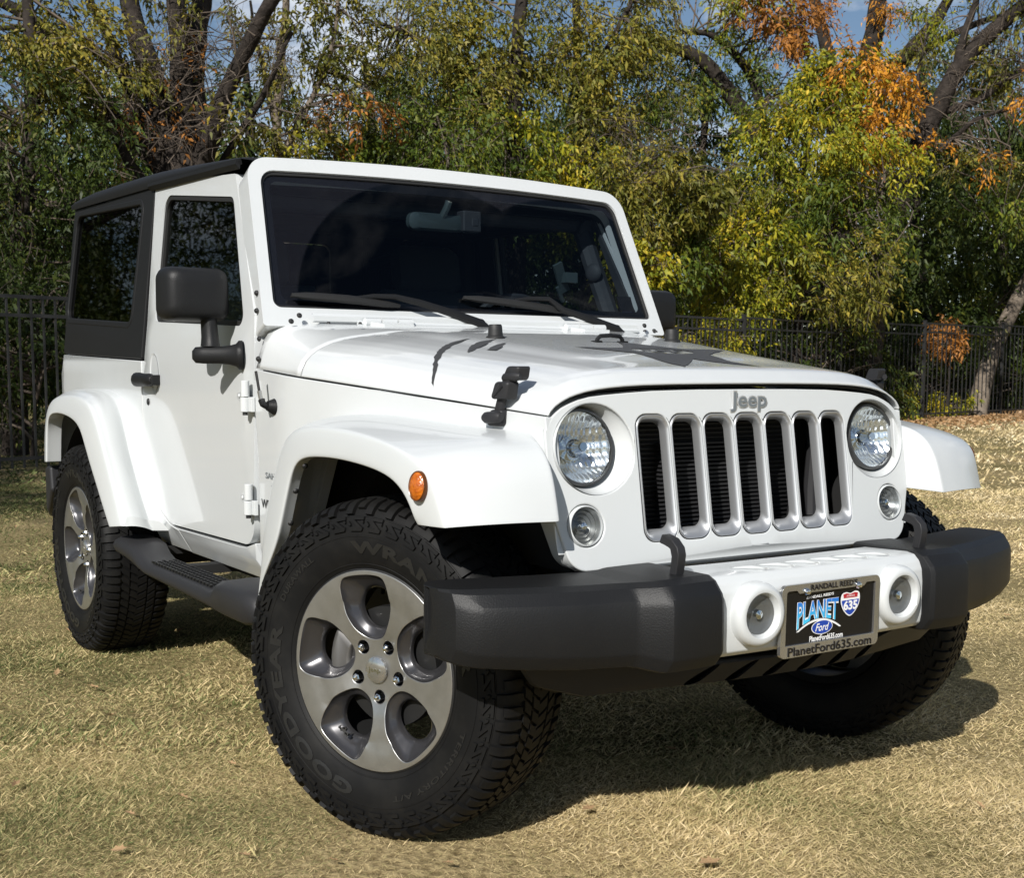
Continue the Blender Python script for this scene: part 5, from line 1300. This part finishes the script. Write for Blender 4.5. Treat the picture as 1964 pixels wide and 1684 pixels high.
shrub('dark ivy-like shrub behind the middle of the fence', [(1560, 690, 25.6, 1.3, .8, 420, 'dark'), (1660, 720, 27, 1.1, .9, 360, 'dark'), (1470, 720, 24.6, 1.0, .8, 320, 'dark')], .11)
shrub('dark shrub behind the fence near the leaning trunk', [(1750, 690, 31.5, 1.2, .9, 360, 'dark'), (1830, 700, 34, 1.3, .9, 320, 'dark'), (1960, 740, 35, 1.3, .8, 300, 'dark')], .11)
shrub('leggy brown undergrowth behind the left part of the fence', [(60, 660, 15.2, .9, .55, 260, 'dark'), (20, 560, 15.4, .8, .4, 220, 'dark'), (110, 600, 15.5, .7, .5, 200, 'dark'), (-60, 700, 15, 1.0, .8, 240, 'dark')], .085)
shrub('low dark brush behind the fence hidden by the car body', [(300, 640, 17, 1.2, .9, 320, 'dark'), (520, 620, 18.5, 1.3, .9, 320, 'dark'), (200, 560, 16.8, .9, .6, 220, 'dark')], .10)
# ---- distant wood: one mass --------------------------------------------------------------------
n = 76000
u = rng.uniform(-2600, 4400, n); dd = rng.uniform(36, 46, n); vv = 830-np.abs(rng.normal(size=n))*0-rng.uniform(0, 1, n)**1.25*(560+90*np.sin(u/130.)+60*np.sin(u/47.+2))
P = np.array([at(a, b, c) for a, b, c in zip(u, vv, dd)]); P = P[P[:, 2] > .1]; D = rng.normal(size=P.shape); D[:, 2] -= .3
B, LD = sprays(P, D, .2, 5, .8); v, f = leaf_quads(B, LD, .26, aspect=.5)
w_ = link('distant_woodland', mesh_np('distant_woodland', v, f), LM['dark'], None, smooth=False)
tag(w_, 'dark mass of trees far behind the fence', 'woodland', None, 'stuff')

# ---- trees behind and beside the photographer (seen in the windows, shading the lawn at the left) -----
def free_tree(name, label, x, y, h, r, n, kind, leaf=.12, cz=.66):
    root = empty(name, (x, y, 0)); tag(root, label, 'tree'); m = MB()
    m.tube([(0, 0, 0), (.1, .05, h*.3), (-.05, .1, h*.6), (.1, 0, h*.9)], [.2, .16, .11, .04], 8)
    for k in range(14):
        a = rng.uniform(0, 6.28); z = h*rng.uniform(.35, .8); e = (r*.8*math.cos(a), r*.8*math.sin(a), z+h*.15)
        m.tube([(0, 0, z), (e[0]*.5, e[1]*.5, z+h*.1), e], [.07, .045, .015], 6)
    m.build('trunk', M_bark, root, ang=60)
    P, q = blob_points((0, 0, h*cz), (r, r, h*min(.36, cz-.05)), n); D = q+rng.normal(size=q.shape)*.6
    B, LD = sprays(P, D, leaf, 8, .5); v, f = leaf_quads(B, LD, leaf)
    link('crown', mesh_np('crown', v, f), LM[kind], root, smooth=False)
free_tree('lawn_tree', 'lawn tree left of the camera that shades the grass behind the car', -3.4, -7.6, 7.6, 1.7, 900, 'green')
free_tree('lawn_tree', 'round lawn tree left of the camera that shades the left end of the fence', -6.4, -7.4, 9.5, 2.3, 1500, 'green')
free_tree('fence_tree', 'dense tree mirrored in the rear quarter window, nearest of three', -14.0, -3.0, 9, 2.6, 3200, 'dark', .09, .50)
free_tree('fence_tree', 'dense tree mirrored in the side windows, middle of three', -15.0, -6.6, 10, 2.9, 3200, 'dark', .10, .50)
free_tree('fence_tree', 'dense tree mirrored in the door window, farthest of three', -16.5, -10.6, 11, 3.2, 2600, 'dark', .11, .52)

# ---- fence -------------------------------------------------------------------------------------
A0 = np.array([-11.25, .73]); A1 = np.array([-16.06, 20.47]); FD = (A1-A0)/np.linalg.norm(A1-A0); FN = np.array([-FD[1], FD[0]])
M_fence = mat('black_iron_paint', (.026, .026, .027), .45, .2)
fence = empty('picket_fence', (A0[0], A0[1], 0)); tag(fence, 'black iron picket fence along the edge of the lawn', 'fence')
post_t = [-11.5, -9.06, -6.62, -4.18, -1.74, .70, 3.14, 5.8, 8.3, 10.75, 13.21, 16.61, 20.24, 24.39, 28.8, 33.5, 38.5]
def fpos(t, z): return (FD[0]*t, FD[1]*t, z)
frot = Euler((0, 0, math.atan2(FD[1], FD[0])))
def fence_h(t): return 1.83+.0163*max(0, t)
for i, t in enumerate(post_t):
    H = fence_h(t)
    m = MB(); m.box(fpos(t, H/2+.01), (.064, .064, H+.02), frot); m.box(fpos(t, H+.03), (.072, .072, .02), frot); m.build('post', M_fence, fence, smooth=False)
    if i+1 < len(post_t):
        m = MB(); t1 = post_t[i+1]
        for z in (H-.02, H-.21, .16): m.box(fpos((t+t1)/2, z), (t1-t, .03, .036), frot)
        k = 19
        for j in range(1, k): m.box(fpos(t+(t1-t)*j/k, (H+.06)/2), (.019, .019, H-.06), frot)
        m.build('picket_panel', M_fence, fence, smooth=False)

# ---- ground --------------------------------------------------------------------------------------
def ground_mat():
    m = bpy.data.materials.new('dry_lawn'); m.use_nodes = True; nt = m.node_tree; b = nt.nodes['Principled BSDF']; L = nt.links.new
    b.inputs['Roughness'].default_value = .95; b.inputs['Specular IOR Level'].default_value = .1
    g = nt.nodes.new('ShaderNodeNewGeometry')
    def noise(s, d=4):
        n = nt.nodes.new('ShaderNodeTexNoise'); n.inputs['Scale'].default_value = s; n.inputs['Detail'].default_value = d; L(g.outputs['Position'], n.inputs['Vector']); return n
    n1, n2 = noise(.55), noise(38, 6)
    r = nt.nodes.new('ShaderNodeValToRGB'); e = r.color_ramp.elements
    e[0].position = .35; e[0].color = (.20, .17, .075, 1); e[1].position = .65; e[1].color = (.38, .30, .16, 1)
    L(n1.outputs['Fac'], r.inputs['Fac'])
    r2 = nt.nodes.new('ShaderNodeValToRGB'); e = r2.color_ramp.elements; e[0].position = .3; e[0].color = (.35, .32, .28, 1); e[1].position = .7; e[1].color = (1.1, 1.1, 1.1, 1)
    L(n2.outputs['Fac'], r2.inputs['Fac'])
    mx = nt.nodes.new('ShaderNodeMix'); mx.data_type = 'RGBA'; mx.blend_type = 'MULTIPLY'; mx.inputs['Factor'].default_value = 1
    L(r.outputs['Color'], mx.inputs['A']); L(r2.outputs['Color'], mx.inputs['B']); L(mx.outputs['Result'], b.inputs['Base Color'])
    bp = nt.nodes.new('ShaderNodeBump'); bp.inputs['Strength'].default_value = .7; bp.inputs['Distance'].default_value = .02; L(n2.outputs['Fac'], bp.inputs['Height']); L(bp.outputs['Normal'], b.inputs['Normal'])
    return m
m = MB(); m.add([(-260, -260, 0), (260, -260, 0), (260, 260, 0), (-260, 260, 0)], [(0, 1, 2, 3)])
gr = m.build('ground', ground_mat(), None, smooth=False); tag(gr, kind='structure')

def grass_mat():
    m = leaf_mat('grass_blades', [(0, (.07, .085, .025)), (.14, (.17, .21, .07)), (.30, (.44, .38, .175)), (.54, (.65, .52, .27)), (.80, (.80, .64, .37)), (1, (.88, .77, .52))], .25, 1.3, .7, .42)
    nt = m.node_tree                                            # the lawn is greener to the photo's left
    g = [n for n in nt.nodes if n.type == 'NEW_GEOMETRY'][0]; mx = [n for n in nt.nodes if n.type == 'MIX'][0]; r = [n for n in nt.nodes if n.type == 'VALTORGB'][0]
    d = nt.nodes.new('ShaderNodeVectorMath'); d.operation = 'DOT_PRODUCT'; d.inputs[1].default_value = (.062, .056, 0); nt.links.new(g.outputs['Position'], d.inputs[0])
    ad = nt.nodes.new('ShaderNodeMath'); ad.operation = 'ADD'; nt.links.new(mx.outputs['Result'], ad.inputs[0]); nt.links.new(d.outputs['Value'], ad.inputs[1])
    nt.links.new(ad.outputs[0], r.inputs['Fac'])
    return m
def grass_points(d0, d1, n, spread=.88):
    d = np.sqrt(rng.uniform(d0*d0, d1*d1, n)); lat = rng.uniform(-spread, spread, n)*d+.02*d
    fx, fy2 = math.cos(HEAD), math.sin(HEAD); rx, ry = math.sin(HEAD), -math.cos(HEAD)
    return np.c_[CAMP[0]+fx*d+rx*lat, CAMP[1]+fy2*d+ry*lat, np.zeros(n)]
GV = []; GF = []; off = 0
for d0, d1, n, sz, asp in ((1.2, 3.6, 700000, .0165, .062), (3.6, 6.5, 560000, .020, .095), (6.5, 12, 300000, .030, .16), (12, 34, 220000, .06, .22)):
    P = grass_points(d0, d1, n)
    pn = np.sin(P[:, 0]*5.1+np.sin(P[:, 1]*3.7)*1.4)*np.sin(P[:, 1]*4.3+np.sin(P[:, 0]*2.9)*1.7)     # lie of the mown blades
    a = pn*1.5+rng.normal(size=n)*1.7; tilt = rng.uniform(.05, 1.0, n)**1.1
    D = np.c_[np.cos(a), np.sin(a), tilt*1.3]
    tall = rng.uniform(size=n) < .03; D[tall, 2] *= 1.6
    pm = np.sin(P[:, 0]*2.3+1.7*np.sin(P[:, 1]*1.9+.5))+np.sin(P[:, 1]*2.9+1.3*np.sin(P[:, 0]*3.1))
    ln = sz*(1+.25*np.clip(pn, -1, 1))*rng.uniform(.5, 1.4, n)*(1+.18*np.clip(pm, -1.5, 1.5))
    ln[rng.uniform(size=n) < .02] *= 1.7; keep = rng.uniform(size=n) > .45*np.clip(-pm-.6, 0, 1); P, D, ln = P[keep], D[keep], ln[keep]
    v, f = leaf_quads(P, D, ln, .06, asp)
    v[:, 2] = np.maximum(v[:, 2], .001); GV.append(v); GF.append(f+off); off += len(v)
ga = link('grass', mesh_np('grass', np.concatenate(GV), np.concatenate(GF)), grass_mat(), None, smooth=False)
tag(ga, 'short dry mown grass, greener at the left', 'grass', None, 'stuff')
# leaf litter along the fence foot
n = 16000; t = rng.uniform(2, 34, n); o = -np.abs(rng.normal(size=n))*1.5+.9
P = np.c_[A0[0]+FD[0]*t+FN[0]*-o*-1, A0[1]+FD[1]*t+FN[1]*-o*-1, np.full(n, .03)+rng.uniform(0, .03, n)]
P2 = P.copy(); D = rng.normal(size=(n, 3)); D[:, 2] = np.abs(D[:, 2])*.25
v, f = leaf_quads(P2, D, .085, .05, .6)
lt = link('leaf_litter', mesh_np('leaf_litter', v, f), leaf_mat('fallen_leaves', [(0, (.16, .085, .035)), (.5, (.34, .20, .09)), (1, (.50, .34, .19))], .1), None, smooth=False)
tag(lt, 'drift of fallen orange and tan leaves along the fence foot', 'leaf litter', None, 'stuff')
# single fallen leaves on the lawn
M_fl = mat('dry_leaf', (.40, .27, .14), .8, var=(30, (.26, .15, .07), .4, .6))
def leaf_mesh():
    m = MB(); P = [(-.5, 0, .02), (-.25, .14, .05), (-.28, .30, .10), (0, .20, .06), (.12, .34, .12), (.22, .16, .06), (.5, .02, .10), (.24, -.14, .05), (.14, -.32, .13), (0, -.18, .05), (-.26, -.28, .11), (-.26, -.12, .04)]
    m.add([(0, 0, 0)]+P, [(0, i+1, (i+1) % 12+1) for i in range(12)]); return m
proto = leaf_mesh().build('fallen_leaf', M_fl, None, smooth=False)
spots = [(130, 1208, .05), (110, 1290, .07), (180, 1318, .08), (30, 1505, .07), (228, 1630, .06), (350, 1528, .06), (215, 1372, .07), (445, 1465, .05), (1360, 1655, .09), (1128, 1552, .07), (1290, 1437, .06), (860, 1655, .05), (470, 1640, .05), (60, 1120, .06), (345, 1210, .07), (1880, 1545, .05), (640, 1650, .05), (30, 1010, .06), (1850, 1000, .10), (1800, 1060, .05), (1930, 1180, .06), (250, 1560, .05)]
for i, (px, py, sz) in enumerate(spots):
    o = proto if i == 0 else proto.copy()
    if i: COL.objects.link(o)
    dr = at(px, py, 1)-CAMP; p = CAMP+dr*(-(CAMP[2]-.022)/dr[2])
    o.location = p; sz *= .72; o.scale = (sz, sz*random.uniform(.6, 1), sz*random.uniform(.8, 1.6)); o.rotation_euler = (random.uniform(-.3, .3), random.uniform(-.3, .3), random.uniform(0, 6.3))
    tag(o, 'dry curled tan leaf lying on the mown grass', 'fallen leaf', 'fallen leaves scattered on the lawn')
